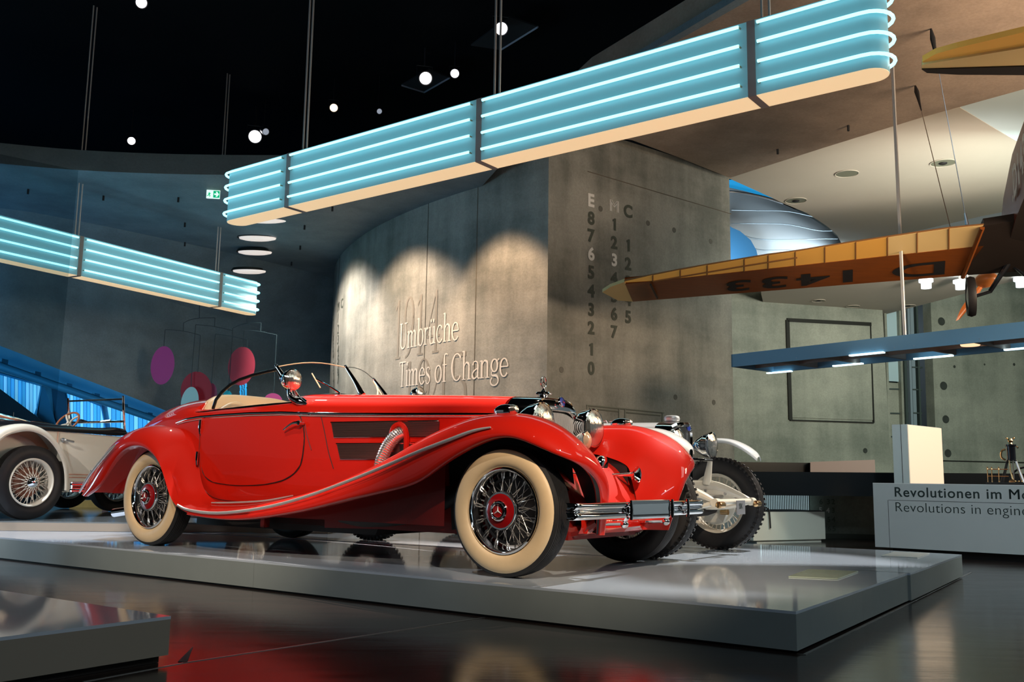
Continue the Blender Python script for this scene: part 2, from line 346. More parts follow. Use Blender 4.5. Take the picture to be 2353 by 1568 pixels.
# lift shaft between the two wall panels
M_liftd = pbr('shaft_dark', (0.05, 0.075, 0.075), 0.35); M_liftg = pbr('shaft_glass', (0.22, 0.30, 0.36), 0.25); M_liftb = pbr('shaft_panel', (0.42, 0.60, 0.68), 0.5)
sh = thing('wall_shaft', None, None); sh['kind'] = 'structure'
wbpoly([(2018, 640), (2140, 610), (2160, 1135), (2040, 1130)], -0.75, -0.7).build('backing', M_liftd, sh, smooth=0)
for k, (x0, x1, dx, mt) in enumerate(((2024, 2036, 17, M_liftg), (2040, 2047, 17, M_liftd), (2052, 2057, 16, M_concR), (2092, 2097, 15, M_concR), (2098, 2103, 15, M_liftd), (2106, 2111, 15, M_liftg), (2118, 2126, 15, M_liftg), (2129, 2133, 16, M_liftd))):
    wbpoly([(x0, 690), (x1, 690), (x1+dx, 1130), (x0+dx, 1130)], -0.6, -0.45+0.05*(k % 3)).build('guide_rail', mt, sh, smooth=0)
wbpoly([(2056, 690), (2094, 690), (2100, 873), (2058, 870)], -0.6, -0.55).build('cabin_panel', M_liftb, sh, smooth=0)
wbpoly([(2058, 874), (2100, 876), (2108, 1130), (2068, 1130)], -0.6, -0.57).build('cabin_front', M_concR, sh, smooth=0)
for y in (888, 945, 1000): wbpoly([(2060, y), (2104, y+1), (2104, y+4), (2060, y+3)], -0.57, -0.53).build('cross_bar', M_liftd, sh, smooth=0)
for y in (838, 890, 945): wbpoly([(2108, y), (2146, y+1), (2146, y+4), (2108, y+3)], -0.5, -0.42).build('cross_bar', M_liftd, sh, smooth=0)
# cone holes left by the formwork
M_cone = pbr('cone_hole', (0.035, 0.045, 0.04), 0.8)
def cone(name, p, n_, r, dp=0.1):
    return MB().lathe([(r*1.25, 0.004), (r, 0.012), (r*0.75, 0.006), (r*.6, 0.004), (0.0, 0.003)], p, n_, 20).build(name, M_cone, smooth=30)
ch = thing('wall_cone_holes', None, None); ch['kind'] = 'structure'
for x, y, r in ((2163, 739, .085), (2168, 887, .085), (2173, 964, .08), (2178, 1042, .08), (2193, 843, .03), (2330, 838, .03), (1988, 1036, .05), (2262, 838, .02)):
    c = cone('cone_hole', wb(x, y), WBn, r); c.parent = ch
struct(strip('trim_5', (0, 0), (0.01, 0.01)))
bpy.data.objects.remove(bpy.data.objects['trim_5'])
# seam low on the right wall
p, q = wb(2165, 1058), wb(2600, 1068)
struct(MB().prism([p, q, q+V((0, 0, -.03)), p+V((0, 0, -.03))], [k+WBn*0.01 for k in (p, q, q+V((0, 0, -.03)), p+V((0, 0, -.03)))]).build('trim_6', M_gasket, smooth=0))
# lower slab ceiling with its round openings
zl = 4.95
LS = [(1749, 640), (1749, 676), (1758, 714), (1784, 720), (2018, 727), (2138, 696), (2353, 640), (2700, 560), (2700, 540), (2353, 575), (2000, 600)]
zpoly('ceiling_lower', LS, zl, 0.25, M_beige)
# white bulging wall, dark blue recess and a blue window strip behind it
WX = [(1600, 415), (1679, 432), (1746, 449), (1810, 474), (1870, 505), (1925, 545), (1950, 575)]
rowsb = [[atY(x, y, 25.3) for i, (x, y) in enumerate(WX)],
         [atY(x, y, 25.0) for i, (x, y) in enumerate([(1600, 475), (1679, 478), (1746, 485), (1810, 502), (1870, 530), (1925, 560), (1950, 590)])],
         [atY(x, y, 24.7) for i, (x, y) in enumerate([(1600, 520), (1679, 522), (1725, 540), (1800, 560), (1870, 572), (1925, 585), (1960, 610)])],
         [atY(x, y, 24.7) for i, (x, y) in enumerate([(1700, 590), (1725, 600), (1746, 640), (1810, 650), (1870, 650), (1925, 650), (1980, 660)])]]
struct(MB().net(rowsb, 4, 4).build('wall_bulge', M_bulge, smooth=80))
for k, (ya, yb, yc) in enumerate(((483, 486, 500), (514, 516, 530), (532, 551, 549), (545, 575, 580))):
    struct(MB().tube([atY(1681, ya, 24.5), atY(1740, yb-2, 24.5), atY(1810, yb, 24.5), atY(1880, yc, 24.5), atY(1925, yc, 24.5)], 0.012, 4, smooth=4).build('trim_seam', pbr('seam_grey', (0.35, 0.42, 0.47), 0.7)))
M_navy = pbr('navy_wall', (0.02, 0.10, 0.20), 0.5)
struct(MB().prism([atY(x, y, 24.2) for x, y in ((1660, 500), (1681, 523), (1700, 531), (1725, 552), (1738, 575), (1746, 610), (1750, 700), (1660, 700))], [atY(x, y, 24.3) for x, y in ((1660, 500), (1681, 523), (1700, 531), (1725, 552), (1738, 575), (1746, 610), (1750, 700), (1660, 700))]).build('wall_navy', M_navy, smooth=0))
M_bluewin = pbr('blue_window', (0.02, 0.2, 0.4), 0.3, emit=(0.02, 0.35, 0.75), es=0.7)
struct(MB().prism([atY(x, y, 25.4) for x, y in ((1670, 405), (1690, 414), (1760, 443), (1790, 462), (1670, 440))], [atY(x, y, 25.5) for x, y in ((1670, 405), (1690, 414), (1760, 443), (1790, 462), (1670, 440))]).build('window_4', M_bluewin, smooth=0))
struct(MB().tube([atY(x, y, 24.0) for x, y in ((1660, 440), (1700, 443), (1750, 452), (1800, 467))], 0.035, 8, smooth=4).build('trim_rail', M_steel))
# far light wall closing the hall behind everything on the right
struct(MB().box((22, 27.5, 4), (36, 0.3, 9.5)).build('wall_far', M_bulge, smooth=0))
struct(MB().box((-12, 30, 4), (26, 0.3, 9.5)).build('wall_far', M_concL, smooth=0))
# wall behind and to the left of the camera closes the hall
struct(MB().box((0, -8.5, 4.5), (60, 0.3, 9)).build('wall_behind', pbr('wall_grey_dark', (0.06, 0.07, 0.075), 0.8), smooth=0))
# ---- low wall, dark counter rail and ribbed light screen
struct(MB().prism([atY(x, y, 12.4) for x, y in ((1700, 1120), (2100, 1120), (2100, 1252), (1700, 1252))], [atY(x, y, 12.7) for x, y in ((1700, 1120), (2100, 1120), (2100, 1252), (1700, 1252))]).build('wall_low', M_concR, smooth=0))
struct(MB().prism([atY(x, y, 12.33) for x, y in ((1880, 1226), (2100, 1231), (2100, 1262), (1880, 1250))], [atY(x, y, 12.38) for x, y in ((1880, 1226), (2100, 1231), (2100, 1262), (1880, 1250))]).build('baseboard_low', pbr('skirting', (0.07, 0.085, 0.07), 0.5), smooth=0))
struct(MB().prism([atY(x, y, 11.2) for x, y in ((1690, 1084), (2500, 1090), (2500, 1146), (1690, 1138))], [atY(x, y, 13.2) for x, y in ((1690, 1090), (2500, 1096), (2500, 1140), (1690, 1134))]).build('wall_rail', M_dark, smooth=0))
struct(MB().prism([atY(x, y, 21.3) for x, y in ((1687, 1062), (1862, 1064), (1862, 1095), (1687, 1095))], [atY(x, y, 21.6) for x, y in ((1687, 1062), (1862, 1064), (1862, 1095), (1687, 1095))]).build('window_5', M_dark, smooth=0))  # dark box standing in for the unlit gap above the rail
struct(MB().prism([atY(x, y, 21.0) for x, y in ((1862, 1062), (2010, 1057), (2012, 1096), (1862, 1096))], [atY(x, y, 21.4) for x, y in ((1862, 1062), (2010, 1057), (2012, 1096), (1862, 1096))]).build('wall_plinth', pbr('rosy_plaster', (0.42, 0.30, 0.27), 0.8), smooth=0))
M_rod = pbr('rod_steel', (0.62, 0.60, 0.58), 0.4, metal=0.55)
# ---- facade windows at the far left under the ramp
M_wframe = pbr('facade_blue_frame', (0.06, 0.30, 0.46), 0.5)
M_blind = pbr('blue_blind', (0.1, 0.4, 0.7), 0.5, emit=(0.05, 0.45, 1.0), es=0.75)
M_blind2 = pbr('pale_blind', (0.3, 0.6, 0.8), 0.5, emit=(0.18, 0.62, 1.0), es=0.95)
M_reveal = pbr('blue_reveal', (0.25, 0.62, 0.80), 0.6)  # blue daylight on the reveal is put into its base colour
def ypoly(name, px, Y0, Y1_, mat, par=None, sm=0):
    return MB().prism([atY(x, y, Y0) for x, y in px], [atY(x, y, Y1_) for x, y in px]).build(name, mat, par, smooth=sm)
struct(ypoly('wall_reveal', [(-150, 720), (600, 1000), (600, 1090), (-150, 1090)], 24.6, 24.8, M_reveal))
wi = 0
for px, px2 in (([(-60, 845), (93, 888), (80, 958), (0, 897), (-60, 855)], 9), ([(153, 903), (232, 935), (246, 1015), (177, 1015)], 6), ([(246, 932), (420, 985), (430, 1030), (262, 1030)], 9)):
    wi += 1
    wn = thing('window_%d' % wi, None, None); wn['kind'] = 'structure'
    ypoly('frame', [(x+(2 if x > 100 else 4), y-3) for x, y in px], 24.45, 24.58, M_wframe, wn)
    xs = [p[0] for p in px]; x0, x1 = min(xs), max(xs); n = px2*2
    # blind slats: vertical ribs as separate narrow strips
    def yr(x):
        ys = []
        for i in range(len(px)):
            (xa, ya), (xb, yb) = px[i], px[(i+1) % len(px)]
            if (xa-x)*(xb-x) <= 0 and xa != xb: ys.append(ya+(yb-ya)*(x-xa)/(xb-xa))
        return min(ys), max(ys)
    for k in range(n):
        xa, xb = x0+(x1-x0)*(k+.06)/n+.2, x0+(x1-x0)*(k+.94)/n-.2
        (a0, a1), (b0, b1) = yr(xa), yr(xb)
        if a1-a0 < 2 and b1-b0 < 2: continue
        ypoly('blind_slat', [(xa, a0), (xb, b0), (xb, b1), (xa, a1)], 24.3-0.04*(k % 2), 24.4, M_blind2 if (k+wi) % 3 == 0 or (wi == 1 and k > 13) else M_blind, wn)
struct(ypoly('wall_mullion', [(96, 887), (103, 889), (132, 985), (84, 985)], 24.1, 24.3, M_wframe))
struct(ypoly('wall_mullion', [(118, 890), (148, 902), (166, 1000), (128, 1000)], 24.2, 24.5, pbr('facade_dark', (0.02, 0.12, 0.2), 0.6)))
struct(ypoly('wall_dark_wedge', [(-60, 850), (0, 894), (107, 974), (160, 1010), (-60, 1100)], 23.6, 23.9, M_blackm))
rail = thing('trim_handrail', None, None); rail['kind'] = 'structure'
M_tube = pbr('blue_tube', (0.10, 0.36, 0.50), 0.35)
MB().tube([atY(x, y, 23.4) for x, y in ((-60, 822), (0, 842), (120, 884), (260, 931), (400, 980), (500, 1015))], [0.105, .105, .1, .085, .075, .07], 12).build('tube', M_tube, rail)
for x, y in ((8, 833), (84, 862), (156, 889), (220, 912), (285, 936), (342, 956)):
    MB().box(atY(x, y, 23.6), (0.07, 0.3, 0.16)).build('bracket', M_tube, rail, smooth=0)
# tinted glass wall panel on the far left
g = ypoly('window_6', [(-260, 300), (180, 392), (112, 1120), (-260, 1120)], 13.4, 13.43, pbr('tinted_glass', (0.62, 0.70, 0.72), 0.0, trans=1.0, ior=1.01)); struct(g)

# ================================================================ PLATFORMS
A_ = V((0.8284, -0.5601, 0))
def platform(name, label, poly, z, seams, t=0.012, group=None, inset=0.03, mt=None, ms=None, plinth=True, z0=0.012):
    """raised display platform: gloss top, satin side panels with joints, dark shadow plinth. seams: {edge index: [fractions]}"""
    c = sum((V((p[0], p[1], 0)) for p in poly), V())/len(poly)
    th = thing(name, label, 'platform', c, 0, group)
    P = [V((p[0], p[1], 0))-c for p in poly]
    MB().ext([(p.x, p.y) for p in P], z-t, z).build('top', mt or M_white, th, smooth=0)
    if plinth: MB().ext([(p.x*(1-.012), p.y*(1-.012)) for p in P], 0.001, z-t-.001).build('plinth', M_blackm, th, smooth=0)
    n = len(P)
    for i in range(n):
        a, b = P[i], P[(i+1) % n]; fr = [0]+seams.get(i, [])+[1]; d = (b-a); L_ = d.length; d = d/L_; nr = V((-d.y, d.x, 0))*0.02
        for k in range(len(fr)-1):
            p = a+d*(L_*fr[k]+.0012); q = a+d*(L_*fr[k+1]-.0012)
            MB().prism([p+V((0, 0, z0)), q+V((0, 0, z0)), q+nr+V((0, 0, z0)), p+nr+V((0, 0, z0))], [p+V((0, 0, z-t)), q+V((0, 0, z-t)), q+nr+V((0, 0, z-t)), p+nr+V((0, 0, z-t))]).build('side_panel', ms or M_side, th, smooth=0)
    return th
pc = atZ(1829, 1406, PH); rb = atZ(2087, 1317, PH); q0 = atZ(1508, 1285, PH)
pleft = atZ(0, 1235.2, PH); dl = (pleft-pc).normalized(); pL = pc+dl*11.0
sj = atZ(540, 1293.5, PH); fs = (sj-pc).length/11.0
bl = q0+(q0-rb).normalized()*5.2
platform('display_platform', 'low white gloss platform carrying the red roadster', [(pc.x, pc.y), (rb.x, rb.y), (q0.x, q0.y), (bl.x, bl.y), (-9.5, 12.6), (pL.x, pL.y)], PH, {5: [1-fs], 0: [.5]})
b0 = atZ(2091.5, 1318, PH); b1 = atZ(2210, 1275, PH); b2 = atZ(2020, 1264, PH); b3 = atZ(1700, 1249, PH)
gp = (q0-rb).normalized()
platform('display_platform', 'low white gloss platform under the white racing car, behind the red roadster', [(b0.x, b0.y), (b1.x, b1.y), (b2.x, b2.y), (b3.x, b3.y), (-0.4, 9.7), (-2.6, 9.6), (bl.x+.03, bl.y+.08), (q0.x+.02, q0.y+.03)], PH, {0: [.52]})
# platform under the cream car
ph3 = 0.262
r0 = atZ(0, 1221.2, PH); r1_ = atZ(270, 1216.7, PH); rr_ = (r1_-r0).normalized()
ra = r0-rr_*4; rb_ = r0+V((1, .10, 0)).normalized()*2.9
platform('display_platform', 'higher platform with brown side under the cream open car', [(r0.x-5, r0.y-.35), (rb_.x, rb_.y), (rb_.x+.1, rb_.y+3.2), (r0.x-5, r0.y+4)], ph3, {}, ms=pbr('brown_side', (0.30, 0.25, 0.20), 0.5), mt=pbr('platform_top_dark', (0.16, 0.18, 0.19), 0.10), plinth=False, z0=PH+.002)
# near platform, bottom left
k0 = atZ(393, 1416, PH); k1 = atZ(0, 1465, PH); k2 = atZ(0, 1357, PH)
d1 = (k1-k0).normalized()*3.0; d2 = (k2-k0).normalized()*5.5
platform('display_platform', 'empty white gloss platform corner at the bottom left, nearest the viewer', [(k0.x+d1.x, k0.y+d1.y), (k0.x, k0.y), (k0.x+d2.x, k0.y+d2.y), (k0.x+d1.x+d2.x, k0.y+d1.y+d2.y)], PH, {}, z0=0.03, ms=pbr('side_brown_grey', (0.27, 0.25, 0.21), 0.5))
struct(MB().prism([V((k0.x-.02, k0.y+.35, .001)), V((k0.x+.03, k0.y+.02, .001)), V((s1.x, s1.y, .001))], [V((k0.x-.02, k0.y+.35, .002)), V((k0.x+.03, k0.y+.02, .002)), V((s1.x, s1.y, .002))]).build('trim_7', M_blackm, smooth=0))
# glass info plaques lying on the platforms
def plaque(label, px, z, mat):
    P = [atZ(x, y, z) for x, y in px]; c = sum(P, V())/4
    return tag(MB().prism(P, [p+V((0, 0, .006)) for p in P]).build('info_plaque', mat, smooth=0), label, 'plaque')
plaque('greenish glass plaque lying on the front right of the main platform', [(1812, 1327), (1857, 1310.5), (1972, 1315), (1925, 1332)], PH+.001, pbr('plaque_glass', (0.42, 0.50, 0.40), 0.12))
plaque('pale plaque lying on the rear platform before the lettered counter', [(2025, 1279), (2055, 1270), (2136, 1273), (2108, 1283)], PH+.001, pbr('plaque_pale', (0.75, 0.80, 0.78), 0.2))

# ================================================================ COUNTER WITH LETTERING
ca = atY(2011, 1253, 9.8); cdir = V((cos(R_(-38)), sin(R_(-38)), 0)); cn = V((-cdir.y, cdir.x, 0)); ca.z = 0
M_counter = pbr('counter_grey', (0.40, 0.43, 0.44), 0.55, noise=0.03, nscale=4)
ct = thing('display_counter', 'long grey counter with dark lettering on its front', 'counter', ca, R_(-38))
zb, zt = 0.075, 0.712
MB().box((2.6, 0.26, (zb+zt)/2), (5.2, .52, zt-zb)).build('body', M_counter, ct, smooth=0)
MB().box((2.75, 0.29, zb/2), (5.2, .42, zb)).build('plinth', M_blackm, ct, smooth=0)
MB().box((2.6, 0.26, zt+.003), (5.2, .52, 0.006)).build('top', pbr('counter_top', (0.6, 0.62, 0.62), 0.3), ct, smooth=0)
for c_, d__ in (((2.65, -.0008, zt-.165), (5.0, .002, .003)), ((0.145, -.0008, (zb+zt-.165)/2), (.003, .002, zt-.165-zb))): MB().box(c_, d__).build('groove', M_blackm, ct, smooth=0)
M_ink = pbr('dark_ink', (0.012, 0.025, 0.025), 0.6)
for s_, z_, off, sp in (('Revolutionen im Motor', 0.585, 0.0018, 1.10), ('Revolutions in engine', 0.436, -0.0012, 1.03)):
    letters(s_, 0.135, off, sp, (0.205, -.002, z_), (1, 0, 0), (0, 0, 1), M_ink, ct)
# beige info panel standing at the counter
Bp = atY(2090, 1112, 10.4); Ap = atY(2055, 1112, 10.5); Cp = atY(2167, 1112, 11.0)
for p in (Bp, Ap, Cp): p.z = 0
ip = thing('information_block', 'tall beige panel standing behind the grey counter', 'panel', Bp, 0)
a_, b_, c_ = Ap-Bp, V((0, 0, 0)), Cp-Bp; dd4 = a_+c_
ztp = atY(2088, 975.5, 10.4).z
MB().ext([(b_.x, b_.y), (c_.x, c_.y), (dd4.x, dd4.y), (a_.x, a_.y)], 0.0, ztp).build('block', pbr('panel_blue_grey', (0.46, 0.52, 0.53), 0.5), ip, smooth=0)
nb = V((c_.y, -c_.x, 0)).normalized()
MB().prism([b_+nb*.004+V((0, 0, 0.02)), c_+nb*.004+V((0, 0, .02)), c_+nb*.012+V((0, 0, .02)), b_+nb*.012+V((0, 0, .02))], [b_+nb*.004+V((0, 0, ztp-.005)), c_+nb*.004+V((0, 0, ztp-.005)), c_+nb*.012+V((0, 0, ztp-.005)), b_+nb*.012+V((0, 0, ztp-.005))]).build('face', pbr('face_glow', (0.75, 0.66, 0.55), 0.5, emit=(0.9, 0.72, 0.52), es=0.42), ip, smooth=0)  # emission stands in for bright light falling on this face
m_ = a_*.42; MB().box(m_+V((0, 0, ztp/2))-cn*0.0+V((-.002, -.003, 0)), (.004, .004, ztp)).build('joint', M_blackm, ip, smooth=0)
# model steam engine in brass and black
M_brass = pbr('brass', (0.80, 0.52, 0.26), 0.22, metal=1.0)
E0 = atY(2325, 1114, 9.72); E0.z = zt+.006
en = thing('model_steam_engine', 'black and brass model steam engine with railing on the grey counter', 'model engine', E0, R_(-38))
MB().box((0.02, .1, .012), (0.5, .3, .024)).build('base_plate', M_blackm, en, smooth=0)
MB().lathe([(0, .24), (.05, .24), (.05, .25), (.042, .255), (.042, .39), (.052, .395), (.052, .41), (0, .412)], (0, .06, 0), (0, 0, 1), 20).build('cylinder', M_blk, en)
for sx in (-1, 1): MB().tube([(sx*.10, .06, .02), (sx*.065, .06, .14), (sx*.038, .06, .25)], [.018, .014, .012], 8).build('column', M_blackm if sx < 0 else M_steel, en)
MB().lathe([(.0, .41), (.02, .415), (.014, .43), (.028, .45), (.02, .47), (.0, .475)], (0, .06, 0), (0, 0, 1), 16).build('finial', M_brass, en)
for a in (-1, 1): MB().ball((a*.032, .06, .475), .011, n=6).build('governor_ball', M_brass, en)
MB().tube([(-.045, .03, .36), (-.08, .02, .34), (-.085, .02, .28), (-.05, .03, .25)], .009, 6, smooth=4).build('steam_pipe', M_brass, en)
MB().tube([(.05, .03, .385), (.075, .01, .375)], .008, 6).build('valve', M_brass, en)
MB().tube([(-.01, .0, .25), (-.006, .0, .14), (.015, .0, .05)], [.006, .006, .011], 8).build('piston_rod', M_brass, en)
MB().tube([(.02, .02, .25), (.022, .0, .06)], .006, 6).build('guide_rod', M_steel, en)
MB().tube([(.11+.15*cos(t*pi/16), .17, .03+.15*abs(sin(t*pi/16))) for t in range(17)], .010, 8).build('flywheel', M_blk, en)
MB().lathe([(.028, 0), (.028, .02), (.015, .022), (.0, .022)], (0.01, -.02, .03), (0, -1, 0), 16).build('crank_disc', M_brass, en)
for k, xx in enumerate((-.215, -.175, -.11)):
    MB().lathe([(.007, 0), (.005, .02), (.004, .03), (.004, .13), (.008, .135), (.004, .145), (.007, .153), (0, .165)], (xx, -.02, .02), (0, 0, 1), 10).build('rail_post', M_brass, en)
for zz in (.065, .135): MB().tube([(-.215, -.02, .02+zz), (-.02, -.02, .02+zz)], .004, 6).build('hand_rail', M_brass, en)
for k in range(5): MB().ball((.04+.03*k, -.03, .034), .010, n=5).build('oil_cup', M_brass, en)
# ================================================================ WHITE BENCH BOX
bx0 = atZ(1742, 1250, 0.0); bx1 = atZ(1893, 1246, 0.0); bd = (bx1-bx0).normalized(); bn = V((-bd.y, bd.x, 0)); bL = (bx1-bx0).length
be = thing('display_bench', 'low white bench box behind the white racing car wheel', 'bench', bx0, atan2(bd.y, bd.x))
zt2 = atY(1742, 1177, bx0.y).z; zb2 = atY(1742, 1243, bx0.y).z
MB().box((bL/2-.02, .28, (zt2+zb2)/2), (bL+.10, .56, zt2-zb2)).build('body', pbr('bench_white', (0.66, 0.68, 0.60), 0.5), be, smooth=0)
MB().box((bL/2, .28, zb2/2), (bL-.02, .5, zb2)).build('plinth', pbr('bench_white', (0.66, 0.68, 0.60), 0.5), be, smooth=0)
MB().box((bL/2-.02, .28, zt2+.004), (bL+.10, .56, .008)).build('top', M_blackm, be, smooth=0)
sp = thing('hanging_strap', 'black device with a strap hanging over the white bench', 'strap', bx0+V((0, 0, zt2+.012)), atan2(bd.y, bd.x))
MB().box((-.02, .1, .096), (.12, .1, .19)).build('device', M_blackm, sp, smooth=0)
MB().tube([(0.03, .08, .03), (.09, .02, .045), (.16, -.012, .02), (.172, -.018, -.05), (.18, -.018, -.2)], .009, 6, smooth=5).build('strap', M_blackm, sp)
# ribbed lit screen between the rail and the bench
sc_ = thing('light_screen', 'lit white screen of upright ribs under the dark rail', 'screen', atY(1748, 1156, 12.2)*1.0, 0)
o_ = sc_.location
pA, pB = atY(1748, 1137, 12.2), atY(1861, 1139, 12.2); hS = (atY(1748, 1137, 12.2)-atY(1748, 1177, 12.2)).length
MB().box((pB-pA)/2+V((0, .05, 0)), ((pB-pA).length, .04, hS)).build('backing', pbr('screen_lit', (0.7, 0.8, 0.8), 0.5, emit=(0.62, 0.85, 0.90), es=0.75), sc_, smooth=0)
for k in range(28):
    xx = (pB-pA).length*(k+.5)/28
    MB().box((xx, 0.0, 0), (.009, .03, hS)).build('rib', pbr('rib_grey', (0.10, 0.14, 0.15), 0.4), sc_, smooth=0)
# ================================================================ NEON LIGHT BEAMS
M_frost = pbr('frosted_panel', (0.27, 0.40, 0.42), 0.45, emit=(0.12, 0.42, 0.52), es=0.32)
M_frost2 = pbr('cream_underside', (0.85, 0.76, 0.58), 0.5, emit=(1.0, 0.68, 0.36), es=0.70)  # cream beam underside with a warm emission of its own
M_neon = pbr('neon_tube', (0.1, 0.8, 0.9), 0.3, emit=(0.34, 0.86, 1.0), es=2.3)
M_post = pbr('beam_post', (0.30, 0.28, 0.27), 0.5)
M_cap = pbr('tube_socket', (0.6, 0.4, 0.25), 0.3, metal=0.8)
def beam(label, S, E, z0, z1, posts, w_=0.30, rods=(), tr=0.0155, capL=True, capR=True, ceil=H):
    S = V((S[0], S[1], 0)); E = V((E[0], E[1], 0)); L_ = (E-S).length; d = (E-S)/L_
    b = thing('neon_light_beam', label, 'light', V((S.x, S.y, z0)), atan2(d.y, d.x)); h = z1-z0; r = w_/2
    def outline(off):
        P = [(0, -off), (L_, -off)]
        if capR: P += [(L_+(r+off)*sin(t), r-(r+off)*cos(t)) for t in [pi*k/12 for k in range(1, 12)]]
        P += [(L_, w_+off), (0, w_+off)]
        if capL: P += [(-(r+off)*sin(t), r+(r+off)*cos(t)) for t in [pi*k/12 for k in range(1, 12)]]
        return P
    MB().ext(outline(0), .006, h).build('light_box', M_frost, b, smooth=40)
    MB().ext(outline(-.004), 0, .006).build('beam_underside', M_frost2, b, smooth=0)
    pw = 0.075
    for p in posts:
        MB().box((p, w_/2, h/2), (pw, w_+.012, h+.004)).build('post', M_post, b, smooth=0)
    segs = [0]+list(posts)+[L_]
    zz = [h*(1-.07), h*(1-.325), h*(1-.585), h*(1-.845)]
    for i in range(len(segs)-1):
        a, e = segs[i], segs[i+1]; ga = a+(pw/2+.035); ge = e-(pw/2+.06)
        for z in zz:
            off = .045; y = -off
            if i == 0 and capL:
                pts = [(ge, y, z), (0.02, y, z)]+[(-(r+off)*sin(t), r-(r+off)*cos(t), z) for t in [pi*k/10 for k in range(1, 10)]]+[(0.2, w_+off, z)]
            elif i == len(segs)-2 and capR:
                pts = [(ga, y, z), (L_-.02, y, z)]+[(L_+(r+off)*sin(t), r-(r+off)*cos(t), z) for t in [pi*k/10 for k in range(1, 10)]]+[(L_-.2, w_+off, z)]
            else: pts = [(ga, y, z), (ge, y, z)]
            tb = MB().tube(pts, tr, 8).build('neon_tube', M_neon, b)
            ee = [pts[0]] if len(pts) > 2 else [pts[0], pts[1]]
            for q in ee:
                MB().tube([(q[0], q[1]+.004, z), (q[0], -.002, z)], .009, 6).build('socket', M_cap, tb)
            # back side tube, seen in reflections and from the other side
            if len(pts) == 2: MB().tube([(ga, w_+off, z), (ge, w_+off, z)], tr, 6).build('neon_tube', M_neon, b)
    for p in rods:
        for k in (-.035, .035):
            MB().tube([(p+k, w_/2, h), (p+k, w_/2, ceil-z0)], .0125, 8).build('suspension_rod', M_rod, b)
    return b
bS = (-3.86, 12.27); bE_ = V((2.13, 7.81, 0)); bdn = (bE_-V((bS[0], bS[1], 0))).normalized()
def bpar(px, py, S=bS, d=bdn, z=4.74): p = atZ(px, py, z)-V((S[0], S[1], 0)); p.z = 0; return p.dot(d)
LB = bpar(2005, 9)
p1_, p2_, p3_ = bpar(649, 347), bpar(1104, 228), bpar(1745, 68)
S2 = V((bS[0], bS[1], 0))+bdn*0.10
beam('long neon light beam hanging above the red roadster', (S2.x, S2.y), (S2.x+bdn.x*(LB-.1), S2.y+bdn.y*(LB-.1)), 4.04, 4.74, [p1_-.1, p2_-.1, p3_-.1], rods=[p1_+.02, p2_+.02, p3_-.02])
lS = atZ(-420, 385, 4.74); lE = atZ(588, 647, 4.74); ld = (lE-lS).normalized()
L2 = (lE-lS).length
f2 = lambda px, py: (atZ(px, py, 4.74)-lS).dot(ld)
beam('second neon light beam further back at the left', (lS.x, lS.y), (lE.x, lE.y), 4.04, 4.74, [f2(-60, 478)-0.0, f2(190, 543), f2(506, 627)], rods=[f2(186, 543), f2(503, 627)], tr=0.017, w_=0.26, ceil=H)
# ================================================================ LIGHT TRAY ON THE RIGHT
tz = atY(1680, 815, 14.5).z; tzb = atY(1680, 844, 14.5).z
T0 = atY(1680, 815, 14.5); T1 = atZ(2353, 739, tz); td = (T1-T0); td.z = 0; td.normalize(); tn = V((-td.y, td.x, 0))
tl = thing('light_tray', 'suspended grey light tray with short fluorescent tubes, right', 'light', V((T0.x, T0.y, tzb)), atan2(td.y, td.x))
hT = tz-tzb; far = atZ(1760, 858, tzb); TW = abs((far-T0).dot(tn)); TL = 6.4
M_tray = pbr('tray_blue_grey', (0.17, 0.36, 0.56), 0.5); M_trayin = pbr('tray_inside', (0.40, 0.34, 0.32), 0.6)
MB().box((TL/2, .012, hT/2), (TL, .024, hT)).build('front_fascia', M_tray, tl, smooth=0)
MB().box((TL/2, TW, hT/2), (TL, .024, hT)).build('rear_fascia', M_tray, tl, smooth=0)
MB().box((.012, TW/2, hT/2), (.024, TW, hT)).build('end_plate', M_tray, tl, smooth=0)
MB().box((TL/2, TW/2, hT-.01), (TL-.05, TW-.03, .016)).build('roof_plate', M_trayin, tl, smooth=0)
for k in range(1, 9): MB().box((k*.72+.1, TW/2, hT/2), (.03, TW-.03, hT-.02)).build('cross_plate', M_trayin, tl, smooth=0)
MB().box((TL/2, TW*.55, hT*.55), (TL-.05, .03, hT*.8)).build('spine', M_trayin, tl, smooth=0)
M_fluo = pbr('fluorescent', (0.8, 1, 1), 0.3, emit=(0.66, 0.95, 1.0), es=2.6)
for a, b in (((1757, 857), (1820, 853)), ((1912, 841), (1980, 835)), ((1951, 817), (2028, 809)), ((2101, 825), (2184, 816)), ((2307, 804), (2420, 793))):
    P, Q = atZ(*a, tzb-.004), atZ(*b, tzb-.004); P = V(((P-T0).dot(td), (P-T0).dot(tn), 0)); Q = V(((Q-T0).dot(td), (Q-T0).dot(tn), 0))
    q_ = MB().box(((P.x+Q.x)/2, (P.y+Q.y)/2+.03, -.006), (abs(Q.x-P.x), .06, .02)).build('fluorescent_tube', M_fluo, tl, smooth=0)
wl = atZ(2230, 797, tzb); wl = V(((wl-T0).dot(td), (wl-T0).dot(tn), .01))
MB().lathe([(.0, 0), (.11, .0), (.12, .02), (.10, .06)], wl, (0, 0, 1), 20).build('warm_lamp', pbr('warm_lamp', (1, .8, .5), 0.3, emit=(1.0, 0.62, 0.35), es=1.3), tl)
for k in (-.03, .03):
    pr_ = atZ(2063+k*90, 768, tz); xx = (pr_-T0).dot(td)
    MB().tube([(xx, .04, hT), (xx, .04, 6.43-tzb)], .014, 8).build('suspension_rod', M_rod, tl)
